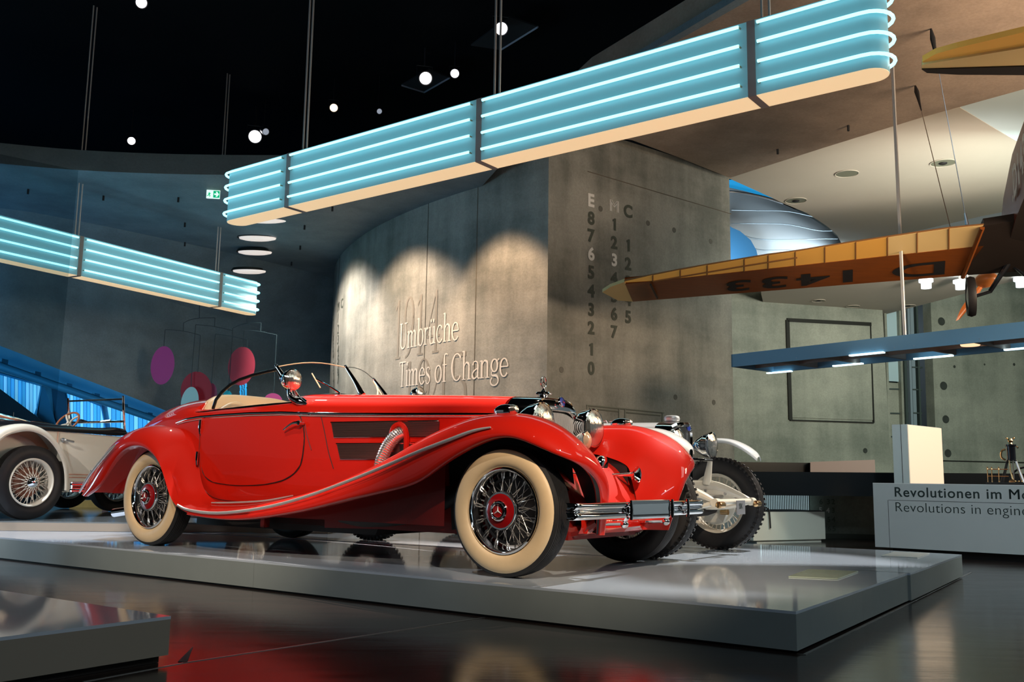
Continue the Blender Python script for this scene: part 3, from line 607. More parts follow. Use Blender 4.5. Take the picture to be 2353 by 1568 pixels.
for x_ in (2000, 2010, 2030, 2055, 2100, 2200, 2250, 1830):
    q_ = atP(x_, 800-(x_-2000)*.11, T0, -tn); q_ = V(((q_-T0).dot(td), -.002, .04)); MB().lathe([(.006, 0), (0, .002)], q_, (0, -1, 0), 8).build('screw', M_steel, tl)
# ================================================================ CEILING SPOTS
M_lens = pbr('spot_lens', (1, 1, 1), 0.3, emit=(0.95, 0.93, 1.0), es=6.0); M_lensw = pbr('spot_lens_warm', (1, .8, .6), 0.3, emit=(1.0, 0.70, 0.45), es=3.0); M_lensd = pbr('spot_lens_dim', (.5, .55, .6), 0.2, emit=(0.45, 0.5, 0.6), es=0.6)
M_can = pbr('spot_housing', (0.015, 0.016, 0.02), 0.35)
def ceilspot(label, px, py, dpx, z, tgt, mat=None):
    p = atZ(px, py, z) if z else None
    D = (p-CAMP).dot(_f); r = dpx/2*D/FPX; d = (V(tgt)-p).normalized() if not isinstance(tgt, str) else (CAMP-p).normalized()
    s_ = thing('ceiling_spotlight', label, 'spotlight', p)
    MB().lathe([(r*.25, -r*3.6), (r*.85, -r*3.3), (r*1.0, -r*2.2), (r*1.12, -r*.4), (r*1.22, 0), (r*1.22, r*.12), (r*1.05, r*.12), (r*1.0, 0)], (0, 0, 0), d, 20).build('housing', M_can, s_)
    MB().lathe([(r*.98, -.01), (r*.5, .02*r), (0, .05*r)], (0, 0, 0), d, 20).build('lens', mat or M_lens, s_)
    back = -d*r*1.8; sd = d.cross(V((0, 0, 1))).normalized()
    MB().tube([back+sd*r*1.2, back+sd*r*1.3+V((0, 0, r*1.8)), back-sd*r*1.3+V((0, 0, r*1.8)), back-sd*r*1.2], r*.08, 6).build('yoke', M_can, s_)
    MB().tube([back+V((0, 0, r*1.8)), V((back.x, back.y, H-p.z))], r*.14, 6).build('stem', M_can, s_)
    return s_
c_ = (0, 2, 1)
ceilspot('white spotlight right of the central pair of hanging rods', 1152, 66, 28, 8.3, (1.5, 5, 1))
ceilspot('bright oval spotlight, larger of the close pair on black ceiling', 978, 180, 28, 8.3, (1.2, 6, 1))
ceilspot('smaller white spotlight, right one of the close pair', 1045, 169, 19, 8.3, (0, 2, 1))
ceilspot('small warm orange spotlight above the middle of the beam', 767, 248, 18, 8.3, (0, 5, 0), M_lensw)
ceilspot('brightest spotlight above the left end of the long beam', 586, 314, 28, 8.2, (0, 2, 1))
ceilspot('dim spotlight touching the brightest one', 611, 303, 15, 8.2, (3, 8, 1), M_lensd)
ceilspot('small white spotlight over the left ramp', 302, 324, 17, 8.2, (0, 4, 0))
ceilspot('white spotlight cut by the top edge at upper left', 325, 6, 24, 8.3, (1, 3, 1))
ceilspot('black barrel spotlight with pale lens at the soffit edge, upper right', 1647, 52, 20, 8.2, (8, 6, 6.5))
ceilspot('black barrel spotlight partly behind the long beam, upper right', 1568, 103, 16, 8.2, (6, 7, 2.0), M_lensw)
ceilspot('unlit small spotlight right of the warm orange one', 872, 256, 12, 8.2, (3, 6, 1), M_lensd)
M_baf = pbr('baffle', (0.02, 0.025, 0.03), 0.4); M_bafe = pbr('baffle_lit_edge', (0.3, 0.34, 0.42), 0.4)  # pale edge colour stands in for light catching the plates
def baffle(label, px, z, edges):
    b = thing('ceiling_baffle', label, 'baffle', (0, 0, 0)); P = [atZ(x, y, z) for x, y in px]; c = sum(P, V())/len(P); b.location = c; P = [p-c for p in P]
    MB().prism(P, [p+V((0, 0, .03)) for p in P]).build('plate', M_baf, b, smooth=0)
    for i in edges:
        p, q = P[i], P[(i+1) % len(P)]; MB().tube([p, q], .022, 4).build('edge', M_bafe, b)
baffle('dark ceiling baffle with two pale edges under the close pair of spotlights', [(923, 196), (975, 212), (1033, 179), (985, 160)], 8.6, (0, 1))
baffle('faint dark baffle panel beside the spotlight near central rods', [(1082, 105), (1150, 115), (1236, 62), (1170, 40)], 8.6, (1,))
# ================================================================ RAMP LAMPS, DOWNLIGHTS, EXIT SIGN
M_oval = pbr('oval_lamp', (0.9, 0.85, 0.8), 0.4, emit=(1.0, 0.86, 0.78), es=0.62)
for lb, px, py, w_, Yv in (('oval ceiling lamp nearest below the end of the long beam', 607, 503.5, 112, 18.3), ('second oval ceiling lamp, below the one touching the beam', 592, 546.5, 86, 19.6), ('third oval ceiling lamp from the long beam downward', 586, 579, 78, 20.6), ('fourth and lowest oval lamp, above the end of the left beam', 573, 622.5, 76, 21.1)):
    p = atY(px, py, Yv); r = w_/2*p.y*1.02/FPX
    t_ = thing('oval_ceiling_lamp', lb, 'lamp', p, 0, 'oval lamps on the ramp soffit')
    MB().lathe([(r*1.0, .0), (r*.97, -.03), (r*.7, -.055), (0, -.065)], (0, 0, 0), (0, 0, 1), 28).xf(Matrix.Diagonal((1, .42, 1, 1))).build('bowl', M_oval, t_)
    MB().lathe([(r*1.0, .0), (r*.9, .06), (0, .06)], (-r*.12, .03, 0), (0, 0, 1), 28).xf(Matrix.Diagonal((1, .5, 1, 1))).build('recess', M_gasket, t_)
M_dl = pbr('downlight_inside', (0.16, 0.17, 0.13), 0.6)
def downl(label, px, py, w_, z, eye):
    p = atZ(px, py, z-.004); r = w_/2*(p-CAMP).dot(_f)/FPX
    t_ = thing('recessed_downlight', label, 'downlight', p)
    MB().lathe([(r*1.03, 0), (r*1.03, -.012), (r*.96, -.012), (r*.94, 0.0)], (0, 0, 0), (0, 0, 1), 28).build('ring', M_beige, t_)
    MB().lathe([(r*.96, -.004), (r*.7, -.003), (0, -.002)], (0, 0, 0), (0, 0, 1), 28).build('reflector', M_dl, t_)
    if eye: MB().ball((0, 0, -.01), r*.33, (1, 1, .35), 8).build('lamp', M_blackm, t_)
downl('plain round downlight, middle one on beige ceiling above the plane wing', 1946, 399, 52, 6.75, 0)
downl('round downlight with dark eye near the concrete pier', 1829, 461, 48, 6.75, 1)
downl('round downlight with dark eye by the suspension wires', 2167, 374.5, 56, 6.75, 1)
downl('small downlight, first from the left on the lower slab', 1881, 691, 30, zl, 1)
downl('small plain downlight, second on the lower slab', 1960, 704, 30, zl, 0)
downl('small downlight on the lower slab just above the lift shaft', 2087, 703, 32, zl, 1)
M_cyl = pbr('cylinder_lamp', (0.9, 0.95, 1.0), 0.4, emit=(0.85, 0.93, 1.0), es=1.5)
for lb, px, py in (('glowing white cylinder lamp left of the aeroplane wheel', 2128, 652), ('glowing white cylinder lamp behind the aeroplane wheel', 2207, 654), ('glowing white cylinder lamp at the right edge of the picture', 2346, 649)):
    p = atY(px, py, 19.0); t_ = thing('cylinder_lamp', lb, 'lamp', p)
    MB().lathe([(.14, .09), (.14, .03), (.10, .025)], (0, 0, 0), (0, 0, 1), 20).build('collar', M_cyl, t_)
    MB().lathe([(.10, .03), (.10, -.10), (0, -.10)], (0, 0, 0), (0, 0, 1), 20).build('shade', M_cyl, t_)
    MB().tube([(0, 0, .09), (0, 0, zl-p.z)], .03, 8).build('stem', M_beige, t_)
# exit sign: running figure and arrow
ex = atY(490, 447, 16.3)
xs_ = thing('exit_sign', 'green and white emergency exit sign with running figure and arrow', 'sign', ex, R_(8))
M_gr = pbr('exit_green', (0.0, 0.45, 0.2), 0.4, emit=(0.0, 0.42, 0.18), es=0.8); M_wh = pbr('exit_white', (0.9, 1, 0.95), 0.4, emit=(0.75, 1.0, 0.9), es=0.9)
MB().box((0, 0, 0), (.23, .03, .15)).build('box', M_wh, xs_, smooth=0)
MB().box((.058, -.017, .0), (.108, .004, .125)).build('green_field', M_gr, xs_, smooth=0)
ar = [(.02, -.014), (.06, -.014), (.045, -.045), (.07, -.045), (.103, 0), (.07, .045), (.045, .045), (.06, .014), (.02, .014)]
MB().prism([(x, -.0195, z) for x, z in ar], [(x, -.022, z) for x, z in ar]).build('arrow', M_wh, xs_, smooth=0)
mn = MB()
for a, b, r in (((-.06, .035), (-.06, .036), .012), ((-.062, .02), (-.068, -.01), .012), ((-.068, -.01), (-.05, -.025), .008), ((-.05, -.025), (-.06, -.05), .007), ((-.068, -.01), (-.085, -.03), .008), ((-.085, -.03), (-.104, -.03), .006), ((-.062, .02), (-.085, .01), .006), ((-.062, .02), (-.04, .005), .006)):
    mn.tube([(a[0], -.018, a[1]), (b[0], -.018, b[1]+.001)], r, 6)
mn.build('running_figure', M_gr, xs_)
MB().tube([(0, 0, .07), (0, 0, 5.7-ex.z)], .006, 6).build('stem', M_steel, xs_)
# ================================================================ LETTERING ON THE CONCRETE
def rib(b, pts, ws, n=5):
    """flat pen stroke through 2-D points with changing width"""
    P = [V((p[0], p[1], 0)) for p in pts]; W = list(ws) if isinstance(ws, (list, tuple)) else [ws]*len(P)
    if len(P) > 2: Q = crom(P, n)
    else: Q = P
    L_ = []; R2 = []
    for i, p in enumerate(Q):
        a = Q[max(0, i-1)]; c = Q[min(len(Q)-1, i+1)]; t = (c-a).normalized(); nn = V((-t.y, t.x, 0))
        u = i/(len(Q)-1)*(len(W)-1); k = min(int(u), len(W)-2) if len(W) > 1 else 0; w_ = W[k]+(W[k+1]-W[k])*(u-k) if len(W) > 1 else W[0]
        L_.append(p+nn*w_/2); R2.append(p-nn*w_/2)
    b.add(L_+R2, [(i, i+1, len(Q)+i+1, len(Q)+i) for i in range(len(Q)-1)])
TK, TN = .105, .045
def sf(b, x, y, w_=.13): rib(b, [(x-w_, y), (x+w_, y)], .035)
def stem(b, x, y0, y1, s0=1, s1=1, tk=TK):
    rib(b, [(x, y0), (x, y1)], tk)
    if s0: sf(b, x, y0+.017)
    if s1: rib(b, [(x-.13, y1-.03), (x, y1-.005)], .04)
def arch(b, x0, x1, yb, yt): rib(b, [(x0+.03, yt-.16), (x0+.12, yt-.04), ((x0+x1)/2+.03, yt-.015), (x1-.02, yt-.08), (x1, yt-.2)], [TN*.8, TN, .07, TK, TK])
def bowl(b, cx_, cy_, rx, ry, tk=TK, tn=TN, a0=0, a1=360, ph=0):
    pts = []; ws = []
    for i in range(17):
        a = R_(a0+(a1-a0)*i/16); pts.append((cx_+rx*cos(a), cy_+ry*sin(a))); ws.append(tn+(tk-tn)*abs(cos(a+ph))**1.5)
    rib(b, pts, ws, 3)
X = .64
def glyph(c):
    b = MB()
    if c == 'U': stem(b, .14, .28, 1, 0, 0); sf(b, .14, .98); rib(b, [(.14, .3), (.16, .12), (.3, .02), (.5, .06), (.6, .22), (.62, .4)], [TK, TK, TN+.02, TN, TN, TN]); rib(b, [(.62, .38), (.62, 1)], TN); sf(b, .62, .98); ad = .78
    elif c == 'm':
        for x in (.13, .46, .79): stem(b, x, 0, X if x == .13 else X-.15, 1, x == .13)
        arch(b, .13, .46, 0, X); arch(b, .46, .79, 0, X); ad = .96
    elif c == 'n': stem(b, .13, 0, X); stem(b, .5, 0, X-.15, 1, 0); arch(b, .13, .5, 0, X); ad = .66
    elif c == 'h': stem(b, .13, 0, 1.06); stem(b, .5, 0, X-.15, 1, 0); arch(b, .13, .5, 0, X); ad = .66
    elif c == 'b': stem(b, .13, 0.02, 1.06, 0, 1); bowl(b, .32, X/2, .22, X/2-.01); ad = .62
    elif c == 'r': stem(b, .13, 0, X); rib(b, [(.16, X-.16), (.24, X-.04), (.36, X-.03)], [TN, .07, .10]); ad = .42
    elif c in 'uü':
        stem(b, .13, .16, X, 0, 1); stem(b, .48, 0, X, 1, 1); rib(b, [(.13, .2), (.17, .04), (.29, .01), (.42, .08), (.47, .2)], [TK, .08, TN, TN, TN]); ad = .64
        if c == 'ü':
            for x in (.2, .42): bowl(b, x, .86, .032, .032, .07, .07)
    elif c in 'ce':
        bowl(b, .3, X/2, .23, X/2-.005, TK, TN, 38, 322)
        if c == 'e': rib(b, [(.08, X/2+.03), (.52, X/2+.03)], TN); rib(b, [(.47, X/2+.2), (.52, X/2+.1), (.525, X/2+.03)], [.05, .06, .07])
        else: rib(b, [(.44, X-.13), (.49, X-.12)], .09)
        ad = .57
    elif c == 'T': stem(b, .34, 0, .97, 1, 0); rib(b, [(.03, .97), (.65, .97)], .05); rib(b, [(.035, .99), (.02, .82)], .035); rib(b, [(.645, .99), (.66, .82)], .035); ad = .68
    elif c == 'i': stem(b, .13, 0, X); bowl(b, .12, .88, .036, .036, .08, .08); ad = .28
    elif c == 's': rib(b, [(.40, X-.12), (.33, X-.03), (.2, X-.02), (.1, X-.12), (.15, X-.25), (.3, .3), (.4, .2), (.37, .07), (.24, .0), (.12, .04), (.07, .15)], [.05, TN, TN, .07, TK, TK, .09, .06, TN, TN, .05]); ad = .50
    elif c == 'o': bowl(b, .3, X/2, .24, X/2-.005); ad = .60
    elif c == 'f': stem(b, .17, 0, .9, 1, 0); rib(b, [(.17, .85), (.2, 1.0), (.3, 1.05), (.4, 1.0)], [TK, .08, TN, .08]); rib(b, [(.04, X), (.34, X)], .04); ad = .38
    elif c == 'C': bowl(b, .44, .5, .36, .49, TK*1.1, TN, 42, 318); rib(b, [(.73, .98), (.72, .74)], .03); ad = .82
    elif c == 'a': stem(b, .44, .04, X-.14, 0, 0); rib(b, [(.1, X-.14), (.16, X-.03), (.3, X-.01), (.42, X-.07), (.44, X-.2)], [.09, TN, TN, .07, TK]); rib(b, [(.44, .38), (.26, .33), (.1, .22), (.09, .1), (.18, .02), (.32, .05), (.44, .15)], [TN, TN, .07, TK, .07, TN, TN]); rib(b, [(.44, .08), (.5, .01), (.56, .04)], [.08, .05, .03]); ad = .58
    elif c == 'g': bowl(b, .28, .42, .19, .22); rib(b, [(.45, .56), (.52, .63), (.57, .62)], [.03, .05, .07]); rib(b, [(.16, .25), (.1, .15), (.16, .07), (.4, .05), (.52, -.06), (.5, -.2), (.3, -.29), (.1, -.24), (.05, -.12), (.14, -.0)], [TN, TN, .06, .10, .08, .06, TN, .07, .07, TN]); ad = .58
    elif c == '1': stem(b, .25, 0, .98, 1, 0, .08); rib(b, [(.1, .82), (.25, .97)], .04); ad = .5
    elif c == '9': bowl(b, .3, .68, .2, .3, .08, .035); rib(b, [(.5, .68), (.48, .4), (.35, .1), (.15, 0)], [.08, .07, .05, .03]); ad = .6
    elif c == '4': stem(b, .42, 0, 1, 1, 0, .08); rib(b, [(.40, .98), (.04, .28)], .03); rib(b, [(.03, .27), (.58, .27)], .04); ad = .62
    elif c == '5': rib(b, [(.14, .98), (.5, .98)], .08); rib(b, [(.14, .98), (.12, .58)], .03); rib(b, [(.12, .56), (.3, .6), (.48, .45), (.48, .22), (.3, .02), (.08, .06)], [.03, .05, .08, .08, .05, .04]); ad = .58
    else: ad = .30
    return b, ad
def wall_hit(px, py):
    lo, hi = 0.0, 10.3
    def fx(s):
        p, T, n_ = wallpt(s); d = ray(px, py); nn = n_; q = CAMP+d*((p-CAMP).dot(nn)/d.dot(nn)); return (q-p).dot(T), q.z
    for _ in range(40):
        mid = (lo+hi)/2; e, z = fx(mid)
        if e > 0: lo = mid
        else: hi = mid
    return mid, fx(mid)[1]
def wall_text(s, sl, sr, zb_, hcap, off, mat, parent, name='letter'):
    """serif letters wrapped on the curved face from arc sl (left) to sr (right)"""
    tot = sum(glyph(c)[1] for c in s); k = (sl-sr)/tot; x = 0
    for c in s:
        b, ad = glyph(c)
        if b.v:
            o_ = MB()
            pts = []
            for p in b.v:
                sc = sl-(x+p.x)*k; q, T, n_ = wallpt(sc); nn = V((T.y, -T.x, 0)); nn = nn if nn.dot(CAMP-q) > 0 else -nn
                pts.append(V((q.x, q.y, zb_+p.y*hcap))+nn*off)
            o_.add(pts, b.f); o_.build(name, mat, parent, smooth=0, recalc=False)
        x += ad
M_let = pbr('pale_lettering', (0.62, 0.58, 0.54), 0.6); M_ghost = pbr('grey_numerals', (0.215, 0.20, 0.175), 0.7)
tt = thing('wall_lettering', None, None); tt['kind'] = 'structure'
sl, z1_ = wall_hit(919, 804); sr, z2_ = wall_hit(1055, 776); zc1 = wall_hit(925, 744)[1]
zb1 = (z1_+z2_)/2
wall_text('Umbrüche', sl, sr, z1_, (zc1-z1_), .010, M_let, tt)
sl, z3_ = wall_hit(917, 893); sr, z4_ = wall_hit(1169, 862); zc2 = wall_hit(921, 835)[1]
wall_text('Times of Change', sl, sr, (z3_+z4_)/2, zc2-z3_, .010, M_let, tt)
for s_, xa, ya, xb, yb, ytop in (('1914', 903, 828, 1012, 800, 690), ('1945', 925, 960, 1075, 930, 830)):
    sl, za = wall_hit(xa, ya); sr, _z = wall_hit(xb, yb); zt_ = wall_hit(xa+8, ytop)[1]
    wall_text(s_, sl, sr, za, zt_-za, .006, M_ghost, tt, 'numeral')
# vertical joints of the curved face
for x in (768, 973, 1089):
    s, z = wall_hit(x, 900); p, T, n_ = wallpt(s); nn = V((T.y, -T.x, 0)); nn = nn if nn.dot(CAMP-p) > 0 else -nn
    struct(MB().box(p+nn*.002+V((0, 0, 3)), (.012, .012, 6)).build('trim_joint', pbr('joint_dark', (0.10, 0.095, 0.08), 0.8), smooth=0))
# number columns on the flat face of the pier (bold grotesque)
PNn = V((PU.y, -PU.x, 0))
M_dig = pbr('dark_numerals', (0.075, 0.085, 0.07), 0.7); M_digw = pbr('white_numerals', (0.80, 0.78, 0.76), 0.5)
nd = thing('wall_numbers', None, None); nd['kind'] = 'structure'
def pierchar(c, px, py, hpx, mat):
    p = atP(px, py+hpx/2, PC, PNn); q = atP(px, py-hpx/2, PC, PNn); h = (q-p).length
    v, f = text2d(c, h*1.38, 0.0105*h/.25*1.2) if c != '1' else ([(0, 0), (h*.24, 0), (h*.24, h), (h*.08, h), (h*-.14, h*.86), (h*-.14, h*.70), (0, h*.78)], [(0, 1, 2, 3, 6), (3, 4, 5, 6)])
    if not v: return
    cx_ = (max(a for a, b in v)+min(a for a, b in v))/2
    lay(([(a-cx_, b) for a, b in v], f), V((p.x, p.y, p.z))+PNn*.008, PU, (0, 0, 1)).build('numeral', mat, nd, smooth=0)
for c, y in zip('E876543210', (460, 501, 541, 583, 625, 668, 711, 753, 803, 846)): pierchar(c, 1358, y, 29, M_digw if c in 'E6' else M_dig)
for c, y in zip('M1234567', (473, 516, 557, 597, 639, 680, 721, 762)): pierchar(c, 1411, y, 28, M_digw if c in 'M3' else M_dig)
for c, y in zip('C12345', (485, 564, 606, 648, 688, 728)): pierchar(c, 1443, y, 28, M_dig)
# low wall numbers
for c, x, y, wt in (('6', 1888, 1153, 0), ('3', 1905, 1153, 0), ('2', 1916, 1153, 0), ('5', 1887, 1172, 1), ('4', 1904, 1173, 1), ('3', 1916, 1173, 0), ('5', 1906, 1194, 0), ('4', 1917, 1194, 0), ('6', 1907, 1215, 0), ('5', 1918, 1215, 0)):
    p = atY(x, y+6, 12.37); q = atY(x, y-6, 12.37); v, f = text2d(c, (q-p).length*1.38, .002)
    lay(([(a-.03, b) for a, b in v], f), p, (1, 0, 0), (0, 0, 1)).build('numeral', M_digw if wt else pbr('low_numerals', (0.11, 0.13, 0.11), .7), nd, smooth=0)
# grazing number columns far left on the curved face
for x, ys, st in ((784, (700,), 'C'), (766, (718, 745, 775, 800, 820, 845, 868, 885), '87654321'), (776, (708, 733, 758, 782, 806, 828, 850, 872), 'M1234567')):
    for c, y in zip(st, ys):
        s, z = wall_hit(x, y); v, f = text2d(c, .30, .004); pts = []
        for a, b in v:
            q, T, n_ = wallpt(s-a*1.2); nn = V((T.y, -T.x, 0)); nn = nn if nn.dot(CAMP-q) > 0 else -nn
            pts.append(V((q.x, q.y, z+b-.1))+nn*.01)
        MB().add(pts, f).build('numeral', M_dig, nd, smooth=0, recalc=False)
# hatch outline at the foot of the pier
hd = thing('door_2', None, None); hd['kind'] = 'structure'
M_fr = pbr('hatch_frame', (0.22, 0.23, 0.20), 0.6)
for a, b in (((1347, 932), (1525, 949)), ((1349, 932), (1347, 1010)), ((1422, 940), (1421, 1010)), ((1436, 941), (1435, 1010)), ((1522, 949), (1521, 1010)), ((1354, 939), (1420, 946)), ((1437, 948), (1517, 955))):
    p, q = atP(*a, PC, PNn), atP(*b, PC, PNn); MB().tube([p, q], .018, 4).build('frame_bar', M_fr, hd, smooth=0)
# slanting pour joint on the pier
p, q = atP(1350, 394, PC, PNn), atP(1680, 492, PC, PNn); struct(MB().tube([p-PNn*.005, q-PNn*.005], .014, 4).build('trim_8', pbr('joint_brown', (0.14, 0.12, 0.10), 0.8)))
# tie holes
tie = thing('wall_tie_holes', None, None); tie['kind'] = 'structure'
for x, y in ((1489, 513), (1549, 529), (1633, 555), (1552, 913), (1640, 925), (1290, 850), (1380, 480)):
    c = MB().lathe([(.05, 0), (.045, .006), (.03, .003), (0, .001)], atP(x, y, PC, PNn), PNn, 16).build('tie_hole', pbr('tie_hole', (0.14, 0.135, 0.12), 0.8), tie)
# ceiling hooks in the ramp soffit and brown soffit
hk = thing('ceiling_anchors', None, None); hk['kind'] = 'structure'
for x, y, z in ((410, 454, 5.7), (425, 512, 5.7), (425, 557, 5.7), (700, 518, 5.7), (690, 565, 5.7), (670, 602, 5.7), (65, 435, 5.7), (238, 450, 5.7), (764, 475, 5.7), (1787, 343, 6.45), (1949, 288, 6.45), (1949, 289, 6.45)):
    p = atZ(x, y, z); MB().tube([p+V((0, 0, .0)), p+V((0, 0, -.09))], .02, 6).build('anchor', M_blackm, hk)

# ================================================================ HANGING MOBILE
YM = 20.6
mb_o = atY(500, 800, YM); mb = thing('hanging_mobile', 'hanging mobile of coloured discs on thin wires beyond the red roadster', 'mobile', mb_o)
def mp(x, y, Y=YM): return atY(x, y, Y)-mb_o
M_wire = pbr('wire_dark', (0.02, 0.04, 0.05), 0.5)
for pts in ([(459, 680), (458, 731)], [(421.8, 742.5), (436, 735.6), (459, 731.3), (494, 730.8)], [(421.8, 742.5), (421, 761.5)], [(379.6, 758), (400, 759), (421, 761.5), (443, 766), (460.5, 771)], [(379.6, 758), (376.5, 796)], [(460.5, 771), (454.5, 856)], [(494, 731), (493, 751)], [(449.7, 746.5), (474, 748.5), (493, 751), (533.7, 759.7)], [(449.7, 746.5), (440.7, 856), (439, 892)], [(534.6, 754.6), (533.5, 773)], [(495, 768), (519, 771), (533.7, 773.5), (569, 782)], [(495, 768), (486, 881)], [(569, 782), (568, 799)], [(533.7, 773), (525, 900)], [(569, 660), (567, 743.4)], [(534.6, 754.6), (551.8, 746.8), (567, 743.4), (581, 742), (600, 742.5)], [(600, 742.5), (599, 762)], [(560.4, 759), (581, 760), (600, 762.3), (636, 770)], [(560.4, 759), (558, 799)], [(636, 770), (629, 904)]):
    MB().tube([mp(*p) for p in pts], .008, 5, smooth=3 if len(pts) > 2 else 0).build('wire', M_wire, mb)
for nm, cx_, cy_, a, b, tl_, col, dY in (('magenta disc', 373.6, 840, 27, 44.5, 8, (0.42, 0.045, 0.24), 0), ('crimson disc', 451, 899, 36, 45, 4, (0.33, 0.012, 0.03), 0.1), ('pale cyan disc', 436, 925, 20, 36, 10, (0.38, 0.68, 0.70), -.1), ('dark red disc', 555, 842, 31, 45, 8, (0.26, 0.02, 0.045), 0), ('teal disc', 523, 909, 9.5, 11, 0, (0.0, 0.30, 0.40), 0), ('purple disc', 627, 924, 22, 20, 0, (0.30, 0.04, 0.16), 0), ('violet disc', 487, 905, 12, 24, 0, (0.24, 0.05, 0.13), .2)):
    pts = []
    for k in range(32):
        t = 2*pi*k/32; x, y = a*cos(t), b*sin(t); r = R_(tl_); pts.append((cx_+x*cos(r)-y*sin(r), cy_+x*sin(r)+y*cos(r)))
    o_ = MB().prism([mp(x, y, YM+dY) for x, y in pts], [mp(x, y, YM+dY+.03) for x, y in pts]).build('disc', pbr('disc_'+nm.replace(' ', '_'), col, 0.5, emit=col, es=0.06), mb, smooth=0); o_['label'] = nm  # slight emission lifts the disc colours, standing in for light
# slim blue lit slots in the wall beyond
for x0, x1 in ((551, 555), (557, 560), (562, 567)):
    struct(ypoly('window_7', [(x0, 868), (x1, 868), (x1, 930), (x0, 930)], 21.2, 21.3, pbr('blue_slot', (0, .3, .6), .4, emit=(0.03, 0.38, 0.85), es=0.9)))

# ================================================================ AEROPLANE
M_wood = pbr('varnished_ply', (0.24, 0.065, 0.010), 0.32, noise=0.25, nscale=3, stretch=(1, 6, 1)); M_fab = pbr('doped_fabric', (0.70, 0.34, 0.06), 0.45, emit=(0.9, 0.48, 0.10), es=0.12)  # faint fabric emission stands in for light showing through the wing
M_fab2 = pbr('pale_fabric', (0.80, 0.58, 0.26), 0.5); M_fus = pbr('dark_red_ply', (0.20, 0.035, 0.018), 0.35, noise=0.2, nscale=4); M_under = pbr('fuselage_bottom', (0.02, 0.014, 0.012), 0.5); M_ribm = pbr('rib_wood', (0.22, 0.10, 0.03), 0.5)  # shade under the fuselage is put into its near-black bottom colour
w0, w1, w2 = atZ(2261, 519, 3.92), atZ(2206, 634, 3.62), atZ(1435, 648, 3.60)
wn = (w1-w0).cross(w2-w0).normalized()
if wn.z > 0: wn = -wn
def wp(x, y, off=0.0): return atP(x, y, w0, wn)+wn*off
ap_o = w0
ap = thing('aeroplane', 'old light aeroplane with yellow wing, hung below the ceiling', 'aeroplane', ap_o)
def pl(b, name, mat, sm=0, par=ap): return b.xf(Matrix.Translation(-ap_o)).build(name, mat, par, smooth=sm)
def wslab(px, th0, th1): return MB().prism([wp(x, y, -th0) for x, y in px], [wp(x, y, -th1) for x, y in px])
TE = [(2261, 519), (2180, 527), (2107, 537), (2039, 547), (1966, 558), (1895, 569), (1827, 580), (1765, 588), (1710, 597), (1625, 611), (1563, 622), (1500, 634), (1435, 648)]
SPx = lambda x: 569+(2227-x)*(630.5-569)/(2227-1650)
LEx = lambda x: 634+(2206-x)*(693.6-634)/(2206-1454)
SP = [(x, SPx(x)) for x, y in TE]; LE = [(2206, 634), (2180, 636)]+[(x, LEx(x)) for x, y in TE[2:-1]]+[(1454, 693.6)]
wing = pl(wslab(SP[:1]+SP[1:]+[(1436, 652)]+LE[::-1], 0.0, .10), 'wing', M_wood)
wing['label'] = 'varnished wooden wing nose with registration figures'
for i in range(len(TE)-1):
    e = TE[i+1]; ee = SP[i+1] if i < len(TE)-2 else (1437, 650)
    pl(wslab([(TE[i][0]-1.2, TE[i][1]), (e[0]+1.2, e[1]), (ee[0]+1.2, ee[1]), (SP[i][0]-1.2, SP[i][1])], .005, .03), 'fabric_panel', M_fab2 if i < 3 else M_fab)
for i in range(1, len(TE)-1): pl(MB().tube([wp(*TE[i], -.01), wp(*SP[i], -.01)], .013, 6), 'rib', M_ribm, 30)
pl(MB().tube([wp(x, y, -.02) for x, y in TE], .012, 6), 'trailing_edge', M_ribm, 30)
pl(MB().tube([wp(1832, 592, .0), wp(1700, 613), wp(1600, 630), wp(1500, 647)], .014, 6), 'aileron_line', M_ribm, 30)
pl(wslab([(1384, 672), (1402, 660), (1435, 648), (1455, 693.6), (1420, 691)], .0, .05), 'wing_tip', M_fab2)
for x, y in ((1498, 664),): pl(MB().tube([wp(x-3, y-14, .03), wp(x+12, y+17, .03)], .018, 6), 'aileron_horn', M_under, 30)
# registration on the wing underside: reads from the other side
wu = (wp(1750, 650)-wp(1950, 632)).normalized(); wv = wn.cross(wu).normalized()
if wv.dot(wp(1900, 650)-wp(1900, 620)) < 0: wv = -wv
wb_ = 0.0
for c, x in (('D', 2110), ('1', 1948), ('4', 1868), ('3', 1780), ('3', 1697)):
    yb_, yt_ = LEx(x)-6, SPx(x)+(LEx(x)-SPx(x))*.40
    top, bot = wp(x, yb_), wp(x, yt_); h = (top-bot).length
    v, f = text2d(c, h*1.4, .014); cx_ = (max(a for a, b in v)+min(a for a, b in v))/2; sx = 1.5
    L2_ = MB().add([bot+wu*((a-cx_)*sx)+(top-bot).normalized()*b+wn*.006 for a, b in v], f); pl(L2_, 'registration_mark', M_blackm)
